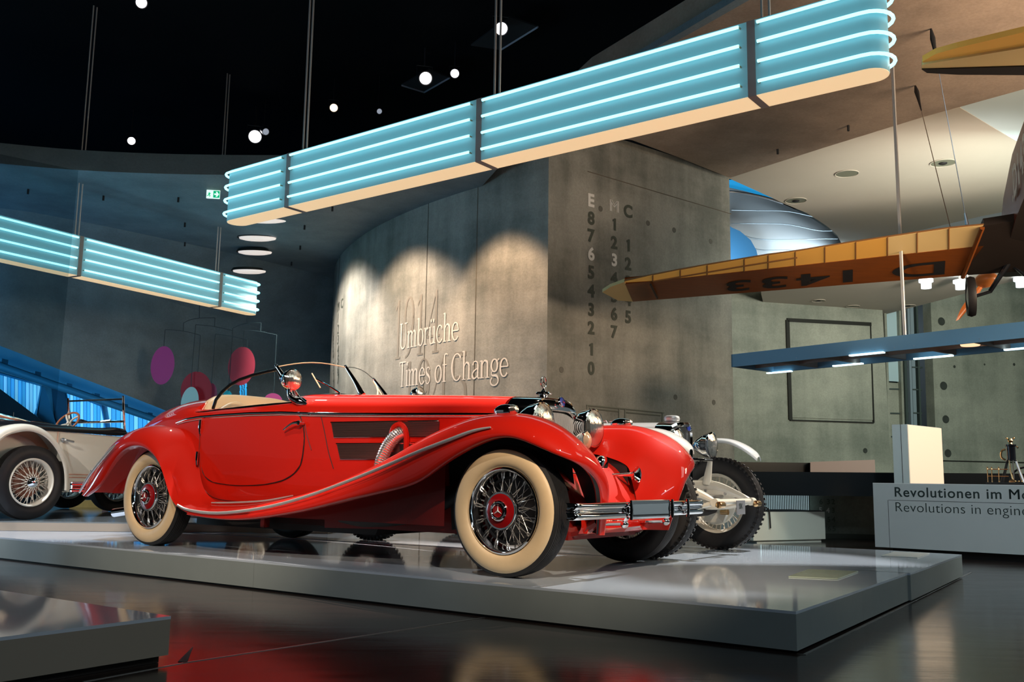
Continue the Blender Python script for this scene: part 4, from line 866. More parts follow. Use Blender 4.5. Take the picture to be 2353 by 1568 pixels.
# fuselage
aft = V((-.36, -.93, .09)).normalized(); rgt = V((.93, -.36, 0)).normalized()
F0 = atP(2335, 500, w0+V((.0, 0, 0)), V((0, 1, 0))) ; F0 = atZ(2335, 500, 3.94)
st_ = [(-3.1, .16, .16, .42), (-2.5, .28, .0, .60), (-1.2, .36, -.05, .74), (0, .38, 0, .80), (1.3, .34, .06, .78), (2.8, .24, .16, .60), (4.4, .08, .34, .26)]
rows_ = []
for s, hw, zb_, hh in st_:
    c = F0+rgt*.38+V((aft.x, aft.y, 0)).normalized()*s+V((0, 0, .09*s+zb_))
    rows_.append((c-rgt*hw, c+rgt*hw, c+rgt*hw+V((0, 0, hh)), c-rgt*hw+V((0, 0, hh))))
def skin(i, j): return MB().grid([[r[i], r[j]] for r in rows_])
pl(skin(0, 3), 'fuselage_side', M_fus, 60); pl(skin(1, 2), 'fuselage_side', M_fus, 60); pl(skin(0, 1), 'fuselage_bottom', M_under, 60); pl(skin(3, 2), 'fuselage_top', M_fus, 60)
pl(MB().add(list(rows_[0]), [(0, 1, 2, 3)]), 'nose_plate', M_fus)
# centre section under the fuselage, dark wing root fairing
pl(MB().prism([wp(2261, 519, -.0), wp(2345, 506, 0), wp(2400, 620, 0), wp(2206, 634, 0)], [wp(2261, 519, -.1), wp(2345, 506, -.1), wp(2400, 620, -.1), wp(2206, 634, -.1)]), 'wing_root', M_under)
pl(MB().tube([wp(2257, 522, .01), wp(2212, 636, .01)], .03, 6), 'root_fillet', M_wood, 30)
sd_ = V((aft.x, aft.y, .09)).normalized()
Ld = rows_[3][0]+sd_*.03
for s_, dx in (('.D', -.08), ('1433', .42)):
    v, f = text2d(s_, .52, .012); pl(MB().add([rows_[3][0]-rgt*.02+sd_*(a+dx)+V((0, 0, .22+b)) for a, b in v], f), 'registration_mark', pbr('white_mark', (.8, .72, .62), .5))
# tailplane
tp = [(2121, 138), (2200, 110), (2353, 74), (2560, 30), (2560, 70), (2353, 107), (2121, 147)]
zt_ = 4.32
def tz_(px, z, th): return MB().prism([atZ(x, y, z) for x, y in px], [atZ(x, y, z)+V((0, 0, th)) for x, y in px])
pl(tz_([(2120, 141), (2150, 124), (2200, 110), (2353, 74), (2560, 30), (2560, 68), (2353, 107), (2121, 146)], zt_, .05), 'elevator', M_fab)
pl(tz_([(2119, 149), (2353, 110), (2560, 72), (2560, 150), (2353, 153), (2118, 160)], zt_-.02, .05), 'tailplane', M_fab2)
pl(MB().prism([atZ(x, y, zt_-.03) for x, y in ((2118, 160), (2353, 153), (2560, 150), (2560, 176), (2353, 173), (2200, 172), (2130, 168))], [atZ(x, y, zt_-.03)+V((0, 0, .03)) for x, y in ((2118, 160), (2353, 153), (2560, 150), (2560, 176), (2353, 173), (2200, 172), (2130, 168))]), 'tailplane_nose', M_under)
# undercarriage and propeller
WC = atY(2231, 682, 12.9); ax = rgt
pl(MB().lathe([(.0, -.01), (.17, -.03), (.19, -.05), (.265, -.05), (.283, 0), (.265, .05), (.19, .05), (.17, .03), (0, .01)], WC, ax, 32), 'wheel', M_rub, 40)
pl(MB().lathe([(.0, -.055), (.05, -.055), (.165, -.035), (.17, -.02)], WC, ax, 24), 'wheel_disc', M_steel, 40)
pl(MB().tube([WC+ax*.04, atY(2275, 670, 12.9), atY(2320, 600, 12.6), atY(2400, 520, 12.4)], [.026, .03, .04, .04], 8), 'strut', M_blk, 30)
pl(MB().tube([atY(2330, 612, 12.7), atY(2353, 632, 12.9), atY(2400, 640, 13)], .025, 8), 'strut', M_blk, 30)
pl(MB().tube([WC-ax*.02, atY(2222, 632, 12.9)], .012, 6), 'strut', M_steel, 30)
hub = atY(2262, 645, 14.6); t1 = atY(2196, 738, 14.6); t2 = hub+(hub-t1)
pl(MB().net([[t1, t1+V((.05, 0, .02)), t1+V((.09, .02, .05))], [t1+(hub-t1)*.4+V((-.06, 0, 0)), t1+(hub-t1)*.4+V((.03, -.02, 0)), t1+(hub-t1)*.4+V((.10, .04, .02))], [hub+V((-.03, 0, 0)), hub+V((.02, 0, 0)), hub+V((.06, .03, 0))], [t2+(hub-t2)*.4+V((-.08, 0, 0)), t2+(hub-t2)*.4, t2+(hub-t2)*.4+V((.08, .04, 0))], [t2+V((-.05, 0, 0)), t2, t2+V((.05, .03, 0))]], 6, 3), 'propeller', pbr('propeller_wood', (0.50, 0.14, 0.03), 0.3), 60)
pl(MB().ball(hub+V((0, -.05, 0)), .15, (1, 1.6, .8), 10), 'engine_cowl', pbr('cowl_orange', (0.55, 0.17, 0.04), 0.35), 60)
# suspension wires
for lb, x0, y0, x1, y1 in (('left suspension wire of the aeroplane', 2103, 197, 2184, 527), ('right suspension wire of the aeroplane, passing the tailplane tip', 2139, 66, 2223, 522)):
    T_ = atZ(x0, y0, 6.45); B_ = wp(x1, y1, -.03); t_ = thing('suspension_wire', lb, 'cable', T_)
    MB().tube([V(), B_-T_], .006, 5).build('wire', M_steel, t_)
    MB().tube([V(), (B_-T_)*.05, (B_-T_)*.12, (B_-T_)*.2], [.012, .034, .02, .007], 8).build('shackle', M_blackm, t_)
    if x0 == 2139: MB().tube([(B_-T_)*.94, (B_-T_)*.97, (B_-T_)*.999], [.012, .018, .026], 8).build('fitting', M_steel, t_)
M_spoke = pbr('spoke_chrome', (.85, .84, .82), .22, metal=.85)
# ================================================================ RED ROADSTER
M_red = pbr('red_lacquer', (0.60, 0.013, 0.005), 0.55, coat=1.0, coatr=0.02, spec=0.12)
M_redd = pbr('red_chassis', (0.20, 0.010, 0.008), 0.35, coat=0.3)
M_silver = pbr('silver_bar', (.72, .73, .74), .35, metal=.55)
M_cream = pbr('cream_leather', (0.78, 0.58, 0.36), 0.4, coat=0.2)
M_ww = pbr('whitewall', (0.80, 0.60, 0.36), 0.45, noise=0.10, nscale=6)
M_lensg = pbr('lamp_lens', (0.80, 0.74, 0.66), 0.10, metal=0.95, bump=0.35, nscale=30, stretch=(1, 1, 0.04))
M_redb = pbr('hub_red', (0.28, 0.004, 0.006), 0.25, coat=1)
M_bluee = pbr('badge_blue', (0.02, 0.04, 0.30), 0.2, coat=1)
M_glassp = pbr('clear_pane', (0.98, 1.0, 1.0), 0.0, trans=1.0, ior=1.02)
def interp(T, x):
    if x >= T[0][0]: return T[0][1:]
    for a, b in zip(T, T[1:]):
        if x >= b[0]:
            t = (x-a[0])/(b[0]-a[0]); return tuple(p+(q-p)*t for p, q in zip(a[1:], b[1:]))
    return T[-1][1:]
def star3(R, t, ax, o, up=V((0, 0, 1))):
    """three-pointed ridged star: radius R, thickness t, facing ax at o"""
    ax = V(ax).normalized(); up = (V(up)-ax*V(up).dot(ax)).normalized(); sd = ax.cross(up); o = V(o); P = []
    for k in range(6):
        a = pi/3*k; r = R if k % 2 == 0 else R*.17; P.append(o+(up*cos(a)+sd*sin(a))*r)
    b = MB(); n = 6; b.add(P+[o+ax*t]+[o-ax*t], [(i, (i+1) % n, n) for i in range(n)]+[((i+1) % n, i, n+1) for i in range(n)]); return b
def wheel_proto(R=.362, w_=.165, rim=.235, style='red', tread=True):
    """wheel at the origin, outer face towards -y"""
    W = bpy.data.objects.new('wheel', None); COL.objects.link(W); ax = (0, -1, 0); h = w_/2; O3 = (0, 0, 0)
    prof = [(rim-.006, -h*.7), (rim+.01, -h*.86), (rim+.06, -h*1.02), (R-.03, -h*.88), (R-.012, -h*.74)]
    n = 9
    for i in range(n):
        a = -h*.66+(2*h*.66)*i/(n-1); e = .004*(abs(a)/(h*.66))**2
        prof += [(R-e, a-h*.055), (R-e, a+h*.035)]
        if i < n-1: prof += [(R-e-.006, a+h*.045), (R-e-.006, a+h*.075)]
    prof += [(R-.012, h*.74), (R-.03, h*.88), (rim+.06, h*1.02), (rim+.01, h*.86), (rim-.006, h*.7)]
    MB().lathe(prof, O3, ax, 72).build('tyre', M_rub, W, smooth=50)
    if style != 'red' and tread:
        tr_ = MB()
        for k in range(64):
            a = 2*pi*k/56
            for s in (-1, 1): tr_.box((R*.977*cos(a), s*h*.82, R*.977*sin(a)), (.022, .022, .018), Matrix.Rotation(-a, 3, 'Y'))
        tr_.build('tread_block', M_rub, W, smooth=0)['kind'] = 'stuff'
    if style == 'red':
        MB().lathe([(rim+.000, h*.72), (rim+.012, h*.93), (rim+.022, h*1.02), (rim+.035, h*1.075), (rim+.05, h*1.10), (rim+.065, h*1.10), (R-.050, h*1.075), (R-.040, h*1.03), (R-.031, h*.97), (R-.026, h*.90), (R-.024, h*.86), (R-.03, h*.8)], O3, ax, 72).build('whitewall', M_ww, W, smooth=50)
    rm = M_chrome if style == 'red' else M_enam
    MB().lathe([(rim+.004, h*.66), (rim+.003, h*.92), (rim-.006, h*.98), (rim-.014, h*.90), (rim-.022, h*.55), (rim-.024, 0), (rim-.024, -h*.6), (rim, -h*.9), (rim+.004, -h*.66)], O3, ax, 64).build('rim', rm, W, smooth=50)
    sp_ = MB(); ns = 30 if style == 'red' else 36
    for k in range(ns):
        a = 2*pi*k/ns; da = R_(20)*(1 if k % 2 else -1)
        for (r0, y0, y1, d_) in ((.05, -.075, -.01, da), (.062, .03, .012, da*1.3)):
            sp_.tube([(r0*cos(a), y0, r0*sin(a)), ((rim-.02)*cos(a+d_), y1, (rim-.02)*sin(a+d_))], .0021 if style == 'red' else .0028, 5, caps=False)
            if style == 'red': sp_.tube([((rim-.055)*cos(a+d_), y0+(y1-y0)*.82, (rim-.055)*sin(a+d_)), ((rim-.02)*cos(a+d_), y1, (rim-.02)*sin(a+d_))], .0042, 5, caps=False)
    o_ = sp_.build('spokes', M_spoke if style == 'red' else M_enam, W, smooth=60, weld=False, recalc=False); o_['kind'] = 'stuff'
    if style == 'red':
        MB().lathe([(0, -.05), (.185, -.05), (.19, -.04), (.19, .0), (.175, .0), (.17, -.03), (.0, -.03)], O3, ax, 40).build('brake_drum', pbr('drum', (.05, .05, .055), .35, metal=.6), W, smooth=40)
        MB().lathe([(.062, -.03), (.062, .05), (.075, .06), (.10, .062), (.108, .07), (.108, .086), (.102, .095), (.094, .095)], O3, ax, 48).build('hub', M_chrome, W, smooth=40)
        MB().lathe([(.095, .094), (.075, .102), (.052, .105)], O3, ax, 48).build('red_ring', M_redb, W, smooth=40)
        MB().lathe([(.056, .100), (.056, .113), (.050, .118), (.047, .114), (.044, .122), (.038, .125), (.034, .120), (.033, .113)], O3, ax, 48).build('hub_cap', M_chrome, W, smooth=30)
        MB().lathe([(.034, .114), (.02, .117), (0, .118)], O3, ax, 32).build('red_disc', M_redb, W, smooth=60)
        star3(.032, .006, ax, (0, -.118, 0)).build('star', M_silver, W, smooth=0)
    else:
        MB().lathe([(.05, -.05), (.052, .06), (.06, .075), (.05, .095), (.035, .11), (.02, .118), (0, .12)], O3, ax, 32).build('hub', M_chrome, W, smooth=40)
        MB().lathe([(0, -.05), (.15, -.05), (.155, -.03), (.14, -.01), (.0, -.005)], O3, ax, 40).build('brake_drum', pbr('drum_brown', (.20, .07, .04), .5), W, smooth=40)
    return W
M_enam = pbr('ivory_enamel', (0.74, 0.70, 0.60), 0.3, coat=0.5)
def place_wheel(proto, par, loc, out=-1, first=False):
    w_ = proto if first else copytree(proto)
    w_.parent = par; w_.location = loc; w_.rotation_euler = (0, 0, 0 if out < 0 else pi); return w_
CC, CN = V((cos(-.6232), sin(-.6232), 0)), V((sin(.6232), cos(.6232), 0))
CO = V((-.0424, 5.3007, PH+.0005))+CN*.77
car = thing('roadster', 'red open roadster with cream whitewall tyres, in the middle', 'car', CO, -.6232)
wp_ = wheel_proto(); R0 = .362
place_wheel(wp_, car, (0, -.69, R0), -1, True)
place_wheel(wp_, car, (-3.29, -.69, R0), -1)
place_wheel(wp_, car, (0, .655, R0), 1)
place_wheel(wp_, car, (-3.29, .66, R0), 1)
# ---- fenders: lofted nets, near side in -y, mirrored to the far side
FR = [  # x differs per column: (x,y,z) for A inner, B shoulder, K crown, D outer shoulder, F lip, G lip return
 [(-2.70, .60, .30), (-2.70, .645, .315), (-2.70, .70, .318), (-2.70, .79, .305), (-2.70, .845, .265), (-2.70, .852, .25), (-2.70, .80, .238)],
 [(-2.25, .595, .34), (-2.25, .64, .335), (-2.25, .70, .328), (-2.25, .79, .31), (-2.25, .845, .25), (-2.25, .852, .228), (-2.25, .80, .22)],
 [(-1.85, .55, .40), (-1.83, .62, .395), (-1.83, .69, .385), (-1.83, .79, .362), (-1.83, .845, .30), (-1.83, .852, .268), (-1.83, .80, .262)],
 [(-1.48, .50, .47), (-1.48, .59, .477), (-1.48, .68, .466), (-1.48, .79, .432), (-1.48, .845, .36), (-1.48, .852, .322), (-1.48, .80, .316)],
 [(-1.17, .45, .55), (-1.17, .56, .575), (-1.17, .67, .568), (-1.17, .79, .52), (-1.17, .845, .435), (-1.17, .852, .386), (-1.17, .80, .38)],
 [(-.88, .40, .63), (-.88, .54, .68), (-.88, .67, .680), (-.88, .785, .625), (-.88, .845, .52), (-.86, .852, .445), (-.86, .80, .44)],
 [(-.62, .37, .69), (-.62, .52, .785), (-.62, .67, .793), (-.62, .785, .74), (-.62, .845, .625), (-.58, .852, .50), (-.58, .80, .50)],
 [(-.42, .36, .72), (-.42, .51, .845), (-.42, .67, .860), (-.42, .785, .81), (-.42, .845, .71), (-.40, .853, .60), (-.41, .80, .60)],
 [(-.22, .35, .72), (-.22, .50, .885), (-.22, .675, .905), (-.22, .785, .862), (-.22, .845, .78), (-.20, .853, .70), (-.20, .80, .70)],
 [(-.03, .34, .70), (-.03, .50, .885), (-.03, .675, .913), (-.03, .785, .875), (-.03, .845, .81), (-.03, .853, .755), (-.03, .80, .755)],
 [(.12, .33, .66), (.12, .49, .87), (.12, .675, .898), (.12, .785, .862), (.12, .845, .80), (.12, .853, .762), (.12, .80, .762)],
 [(.20, .32, .62), (.26, .47, .80), (.27, .665, .850), (.27, .78, .815), (.27, .84, .765), (.27, .848, .712), (.27, .80, .712)],
 [(.22, .31, .55), (.34, .44, .70), (.38, .63, .785), (.385, .74, .755), (.385, .80, .71), (.385, .81, .665), (.37, .77, .665)],
 [(.25, .30, .47), (.39, .41, .60), (.455, .565, .70), (.475, .67, .68), (.475, .725, .655), (.465, .73, .622), (.45, .70, .625)],
 [(.27, .29, .40), (.41, .37, .51), (.49, .50, .60), (.495, .57, .59), (.485, .61, .58), (.455, .61, .57), (.44, .59, .575)],
 [(.28, .28, .33), (.42, .34, .42), (.50, .44, .49), (.495, .48, .485), (.475, .50, .48), (.45, .49, .48), (.43, .48, .48)],
 [(.28, .27, .235), (.36, .33, .235), (.43, .385, .235), (.43, .41, .235), (.42, .425, .235), (.40, .42, .235), (.39, .41, .235)]]
RR = [
 [(-2.60, .60, .305), (-2.60, .65, .318), (-2.62, .70, .317), (-2.64, .79, .30), (-2.63, .847, .262), (-2.62, .854, .245), (-2.62, .80, .235)],
 [(-2.80, .61, .36), (-2.80, .655, .355), (-2.83, .71, .34), (-2.82, .80, .325), (-2.79, .855, .30), (-2.77, .862, .275), (-2.77, .80, .27)],
 [(-2.885, .615, .46), (-2.905, .665, .455), (-2.945, .74, .425), (-2.93, .82, .395), (-2.895, .862, .36), (-2.865, .868, .325), (-2.85, .81, .32)],
 [(-2.92, .615, .62), (-2.945, .675, .61), (-2.985, .75, .57), (-2.99, .82, .53), (-2.965, .865, .48), (-2.93, .872, .44), (-2.91, .81, .44)],
 [(-3.00, .61, .79), (-3.01, .67, .785), (-3.03, .74, .745), (-3.06, .81, .69), (-3.05, .862, .62), (-3.015, .87, .57), (-2.99, .81, .57)],
 [(-3.12, .60, .87), (-3.13, .66, .875), (-3.13, .73, .848), (-3.15, .81, .79), (-3.15, .86, .72), (-3.12, .868, .66), (-3.10, .81, .66)],
 [(-3.30, .57, .89), (-3.30, .65, .91), (-3.30, .73, .903), (-3.30, .81, .855), (-3.30, .86, .785), (-3.29, .866, .732), (-3.29, .81, .73)],
 [(-3.50, .54, .86), (-3.50, .63, .90), (-3.51, .73, .903), (-3.50, .81, .855), (-3.48, .858, .79), (-3.46, .865, .737), (-3.46, .81, .735)],
 [(-3.73, .48, .79), (-3.74, .60, .84), (-3.74, .72, .845), (-3.73, .80, .80), (-3.68, .852, .735), (-3.64, .86, .67), (-3.63, .81, .67)],
 [(-3.95, .43, .66), (-3.96, .57, .71), (-3.97, .71, .71), (-3.95, .79, .665), (-3.87, .845, .59), (-3.79, .85, .53), (-3.78, .81, .53)],
 [(-4.13, .40, .50), (-4.15, .54, .54), (-4.15, .69, .535), (-4.11, .78, .49), (-4.00, .84, .45), (-3.87, .845, .415), (-3.86, .81, .415)],
 [(-4.25, .38, .36), (-4.27, .52, .37), (-4.27, .66, .37), (-4.21, .76, .36), (-4.14, .81, .355), (-4.08, .82, .345), (-4.08, .79, .345)]]
def neg(rows): return [[(x, -y, z) for x, y, z in r] for r in rows]
for rows in (FR, RR):
    for rw in (neg(rows), rows):
        MB().grid(smoothgrid(netpts(rw, 6, 4), 12 if rows is FR else 30)).build('fender', M_red, car, smooth=80)
for sgn in (-1, 1):
    c_ = V((0, .69, .37)); L_ = [[c_+(V(p)-c_)*.965 for p in (r_[0], r_[1], r_[2], r_[3], r_[4])] for r_ in FR[6:]]
    MB().grid(smoothgrid(netpts([[(p.x, sgn*p.y, p.z) for p in r_] for r_ in L_], 4, 3), 10)).build('fender_shade_liner', M_blackm, car, smooth=80)  # black inner skin stands in for the shade inside the fender
# rocker panel between the running board edge lips and the inner wheel well sheets
for sgn in (-1, 1):
    MB().net([[(x, sgn*.60, .25), (x, sgn*.60, zz)] for x, zz in ((-2.75, .30), (-2.2, .345), (-1.8, .41), (-1.45, .48), (-1.1, .57), (-.8, .65), (-.55, .72))], 4, 3).build('inner_panel', M_redd, car, smooth=80)
    MB().net([[(.22, sgn*.31, .25), (.18, sgn*.33, .62)], [(.0, sgn*.36, .28), (.0, sgn*.38, .74)], [(-.4, sgn*.42, .25), (-.42, sgn*.48, .84)], [(-.62, sgn*.44, .22), (-.62, sgn*.50, .76)]], 5, 5).build('wheel_well', M_blackm, car, smooth=80)  # black sheets put the wheel well's shade into their colour
    MB().net([[(-2.88, sgn*.58, .25), (-2.92, sgn*.58, .70)], [(-3.29, sgn*.56, .25), (-3.29, sgn*.56, .88)], [(-3.8, sgn*.50, .28), (-3.8, sgn*.50, .74)]], 5, 4).build('wheel_well', M_blackm, car, smooth=80)
# ---- main body shell
#   x      sill-z  y-sill  y-mid  y-belt z-belt  z-top  tumble
BT = [(-.34, .50, .30, .315, .305, .930, 1.060), (-.8, .46, .37, .385, .375, .938, 1.083), (-1.3, .42, .44, .46, .45, .947, 1.103), (-1.75, .36, .50, .525, .512, .957, 1.120), (-2.02, .32, .53, .565, .548, .972, 1.132),
      (-2.4, .30, .55, .602, .588, .973, 1.135), (-2.9, .30, .56, .618, .606, .963, 1.135), (-3.12, .32, .55, .612, .602, .945, 1.145), (-3.4, .36, .50, .585, .575, .905, 1.150), (-3.75, .40, .42, .52, .50, .84, 1.118), (-4.05, .40, .36, .45, .43, .74, 1.035), (-4.35, .38, .30, .37, .35, .62, .89), (-4.6, .37, .22, .26, .24, .52, .71), (-4.72, .40, .10, .12, .10, .47, .53)]
def bw(x, add=0.0): return interp([(t[0], t[4]) for t in BT], x)[0]+add
def side_y(x, z):
    zs_, ys, ym, yb, zb_, zt_ = interp(BT, x); t = max(0, min(1, (z-zs_)/(zb_-zs_)))
    return (1-t)**2*ys+2*t*(1-t)*(ym*2-ys*.5-yb*.5)+t*t*yb
def body_row(x, mode='closed'):
    zs_, ys, ym, yb, zb_, zt_ = interp(BT, x); r = []
    for i in range(9): z = zs_+(zb_-zs_)*i/8; r.append(V((x, side_y(x, z), z)))
    if mode == 'closed':
        e1 = .62 if x > -2.1 else .8; e2 = .72 if x > -2.1 else .9
        for i in range(1, 11):
            a = pi/2*i/10; r.append(V((x, yb*max(0, cos(a))**e1, zb_+(zt_-zb_)*sin(a)**e2)))
    else:
        zr = interp([(-2.0, 1.052), (-2.5, 1.035), (-2.95, 1.022), (-3.1, 1.03)], x)[0]; yr = yb-.055
        r += [V((x, yb-.004, zb_+.03)), V((x, yb-.022, zr-.025)), V((x, yr+.012, zr-.004)), V((x, yr-.006, zr)), V((x, yr-.03, zr-.02)), V((x, yr-.035, .8)), V((x, yr-.04, .62)), V((x, yr*.8, .60)), V((x, yr*.4, .60)), V((x, 0, .60))]
    return r
rows = [body_row(x) for x in (-.34, -.5, -.8, -1.1, -1.4, -1.7, -1.9, -2.03)]+[body_row(x, 'open') for x in (-2.04, -2.2, -2.4, -2.6, -2.8, -2.95, -3.06)]+[body_row(x) for x in (-3.07, -3.2, -3.4, -3.6, -3.8, -3.95, -4.1, -4.25, -4.4, -4.52, -4.62, -4.69, -4.72)]
for sgn in (-1, 1):
    MB().grid([[V((p.x, sgn*p.y, p.z)) for p in r] for r in rows]).build('body', M_red, car, smooth=42)
# hood seam, door and their thin shut lines
def side_patch(name, pts_top, pts_bot, off, n, mat, th=.006):
    for sgn in (-1, 1):
        G = []
        for i in range(n+1):
            u = i/n; k = u*(len(pts_top)-1); j = min(int(k), len(pts_top)-2); t = k-j
            a = V(pts_top[j])*(1-t)+V(pts_top[j+1])*t; b = V(pts_bot[j])*(1-t)+V(pts_bot[j+1])*t; row = []
            for q in range(9):
                p = a*(1-q/8)+b*(q/8); x, z = p.x, p.y; row.append(V((x, sgn*(side_y(x, z)+off), z)))
            G.append(row)
        MB().grid(G).build(name, mat, car, smooth=60, solid=0)
dtop = [(-1.955, .958), (-2.2, .962), (-2.45, .962), (-2.7, .955), (-2.925, .948)]
dout = [(-1.925, .95), (-1.885, .88), (-1.866, .80), (-1.868, .70), (-1.888, .61), (-1.95, .545), (-2.06, .497), (-2.25, .468), (-2.45, .460), (-2.62, .464), (-2.78, .482), (-2.86, .53), (-2.888, .60), (-2.905, .75), (-2.925, .945)]
def dout_z(x):
    zz = [z for z in (a[1]+(b[1]-a[1])*(x-a[0])/(b[0]-a[0]) for a, b in zip(dout, dout[1:]) if (a[0]-x)*(b[0]-x) <= 0 and a[0] != b[0])]
    return min(zz) if zz else .9
xs = [-1.8665, -1.868, -1.872, -1.88, -1.89, -1.91, -1.94, -1.98, -2.04, -2.12, -2.22, -2.34, -2.46, -2.58, -2.68, -2.76, -2.81, -2.85, -2.875, -2.886, -2.90, -2.915, -2.922]
for sgn in (-1, 1):
    G = []
    for x in xs:
        z1d = dout_z(x); z2d = .953 if x < -1.925 else interp([(-1.8665, .80), (-1.885, .88), (-1.925, .953)], x)[0]
        if x > -1.872: z1d = .74; z2d = .80
        G.append([V((x, sgn*(side_y(x, z1d+(z2d-z1d)*q/10)+.007), z1d+(z2d-z1d)*q/10)) for q in range(11)])
    MB().grid(G).build('door', M_red, car, smooth=60)
    MB().tube([(x, sgn*(side_y(x, z)+.003), z) for x, z in dout], .0035, 5, smooth=3).build('door_gap', M_blackm, car)
    MB().tube([(x, sgn*(side_y(x, z)+.0015), z) for x, z in ((-1.742, .945), (-1.70, .84), (-1.655, .70), (-1.61, .585))], .0028, 5, smooth=3).build('hood_gap', M_blackm, car)
    MB().tube([(x, sgn*(side_y(x, z)+.0015), z) for x, z in ((-1.872, .888), (-1.85, .82), (-1.80, .711))], .004, 5, smooth=2).build('vent_slit', M_redd, car)
    MB().tube([(x, sgn*(side_y(x, z)+.001), z) for x, z in ((-2.935, .94), (-2.925, .80), (-2.918, .62), (-2.90, .47), (-2.85, .40), (-2.72, .355), (-2.4, .34))], .003, 5, smooth=3).build('panel_gap', M_redd, car)
    # side moulding under the belt
    for nm, off, rr, mt in (('belt_moulding', .012, .013, M_chrome),):
        MB().tube([(x, sgn*(bw(x)+.004), interp([(t[0], t[5]) for t in BT], x)[0]) for x in (-.34, -.6, -.9, -1.2, -1.5, -1.8, -2.1, -2.4, -2.7, -2.95, -3.12, -3.27)], [rr*.8]+[rr]*9+[rr*1.1, rr*.4], 10).build(nm, mt, car)
    MB().tube([(x, sgn*(bw(x)+.006), interp([(t[0], t[5]) for t in BT], x)[0]-.0135) for x in (-.34, -.6, -.9, -1.2, -1.5, -1.8, -2.1, -2.4, -2.7, -2.95, -3.12, -3.25)], [.0045]*11+[.002], 8).build('belt_highlight', M_silver, car)  # silver bead imitates the pale reflection along the moulding's lower half
    # cockpit rim trim
    rim_ = [(-2.0, bw(-2.0)-.05, 1.050), (-2.4, bw(-2.4)-.04, 1.030), (-2.75, bw(-2.75)-.035, 1.012), (-2.98, bw(-2.98)-.03, 1.000), (-3.09, bw(-3.0)-.04, 1.004), (-3.13, bw(-3.0)-.08, 1.035), (-3.12, bw(-3.0)-.15, 1.075), (-3.10, .30, 1.118), (-3.09, 0.0, 1.140)]
    MB().tube([(a, sgn*b, c) for a, b, c in rim_], .010, 8, smooth=5).build('cockpit_trim', M_chrome, car)
    # two louvre banks
    for (xa, xb, z0_, z1l, n_) in ((-1.645, -.79, .799, .893, 13), (-1.585, -.95, .652, .748, 13)):
        G = []
        for k in range(2):
            zz = z0_ if k == 0 else z1l; xr = xa+.03*(1-k) if True else xa
            G.append([V((x, sgn*(side_y(x, zz)+.002), zz)) for x in [xr+(xb-xr)*i/10 for i in range(11)]])
        MB().grid(G).build('louvre_recess', M_blackm, car, smooth=60)
        for k in range(n_):
            zz = z0_+(z1l-z0_)*(k+.5)/n_; xr = xa+.03*(1-k/n_)
            MB().tube([(x, sgn*(side_y(x, zz)+.005), zz) for x in [xr+(xb-xr)*i/8 for i in range(9)]], .0027, 5).build('louvre_slat', pbr('louvre_steel', (.42, .30, .29), .3, metal=.9), car)
        MB().tube([(x, sgn*(side_y(x, z1l+.006)+.006), z1l+.006) for x in [xa-.004+(xb-xa)*i/8 for i in range(9)]], .005, 8).build('louvre_trim', M_chrome, car)
        MB().tube([(x, sgn*(side_y(x, z0_-.004)+.005), z0_-.004) for x in [xa+.03+(xb-xa-.03)*i/8 for i in range(9)]], .003, 6).build('louvre_trim', M_chrome, car)
    # exhaust outlet: red arched collar and ribbed flexible pipe
    px_ = -1.085; yy = side_y(px_, .82)
    arc_ = [(px_-.062, sgn*(yy+.012), .70), (px_-.062, sgn*(yy+.015), .80), (px_-.045, sgn*(yy+.015), .855), (px_, sgn*(yy+.012), .878), (px_+.045, sgn*(yy+.010), .855), (px_+.062, sgn*(yy+.006), .80), (px_+.062, sgn*(yy+.004), .70)]
    MB().tube(arc_, .019, 8, smooth=4).build('exhaust_collar', M_red, car)
    MB().prism([V(a) for a in arc_], [V((a[0], a[1]-sgn*.012, a[2])) for a in arc_]).build('exhaust_opening', M_blackm, car, smooth=0)
    path = crom([V(p) for p in ((px_+.02, sgn*(yy-.02), .83), (px_-.01, sgn*(yy+.03), .80), (px_-.045, sgn*(yy+.065), .735), (px_-.07, sgn*(yy+.09), .65), (px_-.08, sgn*(yy+.10), .56))], 12)
    MB().tube(path, [.043+(.0026 if i % 2 else -.0026) for i in range(len(path))], 16).build('exhaust_pipe', M_spoke, car, smooth=60)
    # door hardware
    dy = lambda x, z: sgn*(side_y(x, z)+.008)
    hdl = MB().tube([(-1.885, dy(-1.885, .895), .895), (-1.885, dy(-1.885, .895)+sgn*.045, .897)], .017, 12); hdl.tube([(-1.885, dy(-1.885, .895)+sgn*.045, .897), (-1.93, dy(-1.9, .895)+sgn*.05, .893), (-1.98, dy(-1.95, .89)+sgn*.042, .873), (-2.02, dy(-2.0, .88)+sgn*.035, .850)], [.014, .010, .009, .007], 10, smooth=4)
    hdl.build('door_handle', M_chrome, car)
    for z0_, z1l in ((.832, .935), (.60, .70)):
        MB().tube([(-2.915, dy(-2.9, z1l)+sgn*.012, z1l), (-2.912, dy(-2.9, z1l)+sgn*.016, (z0_+z1l)/2), (-2.91, dy(-2.9, z1l)+sgn*.014, z0_)], [.012, .013, .009], 10, smooth=3).build('door_hinge', M_chrome, car)
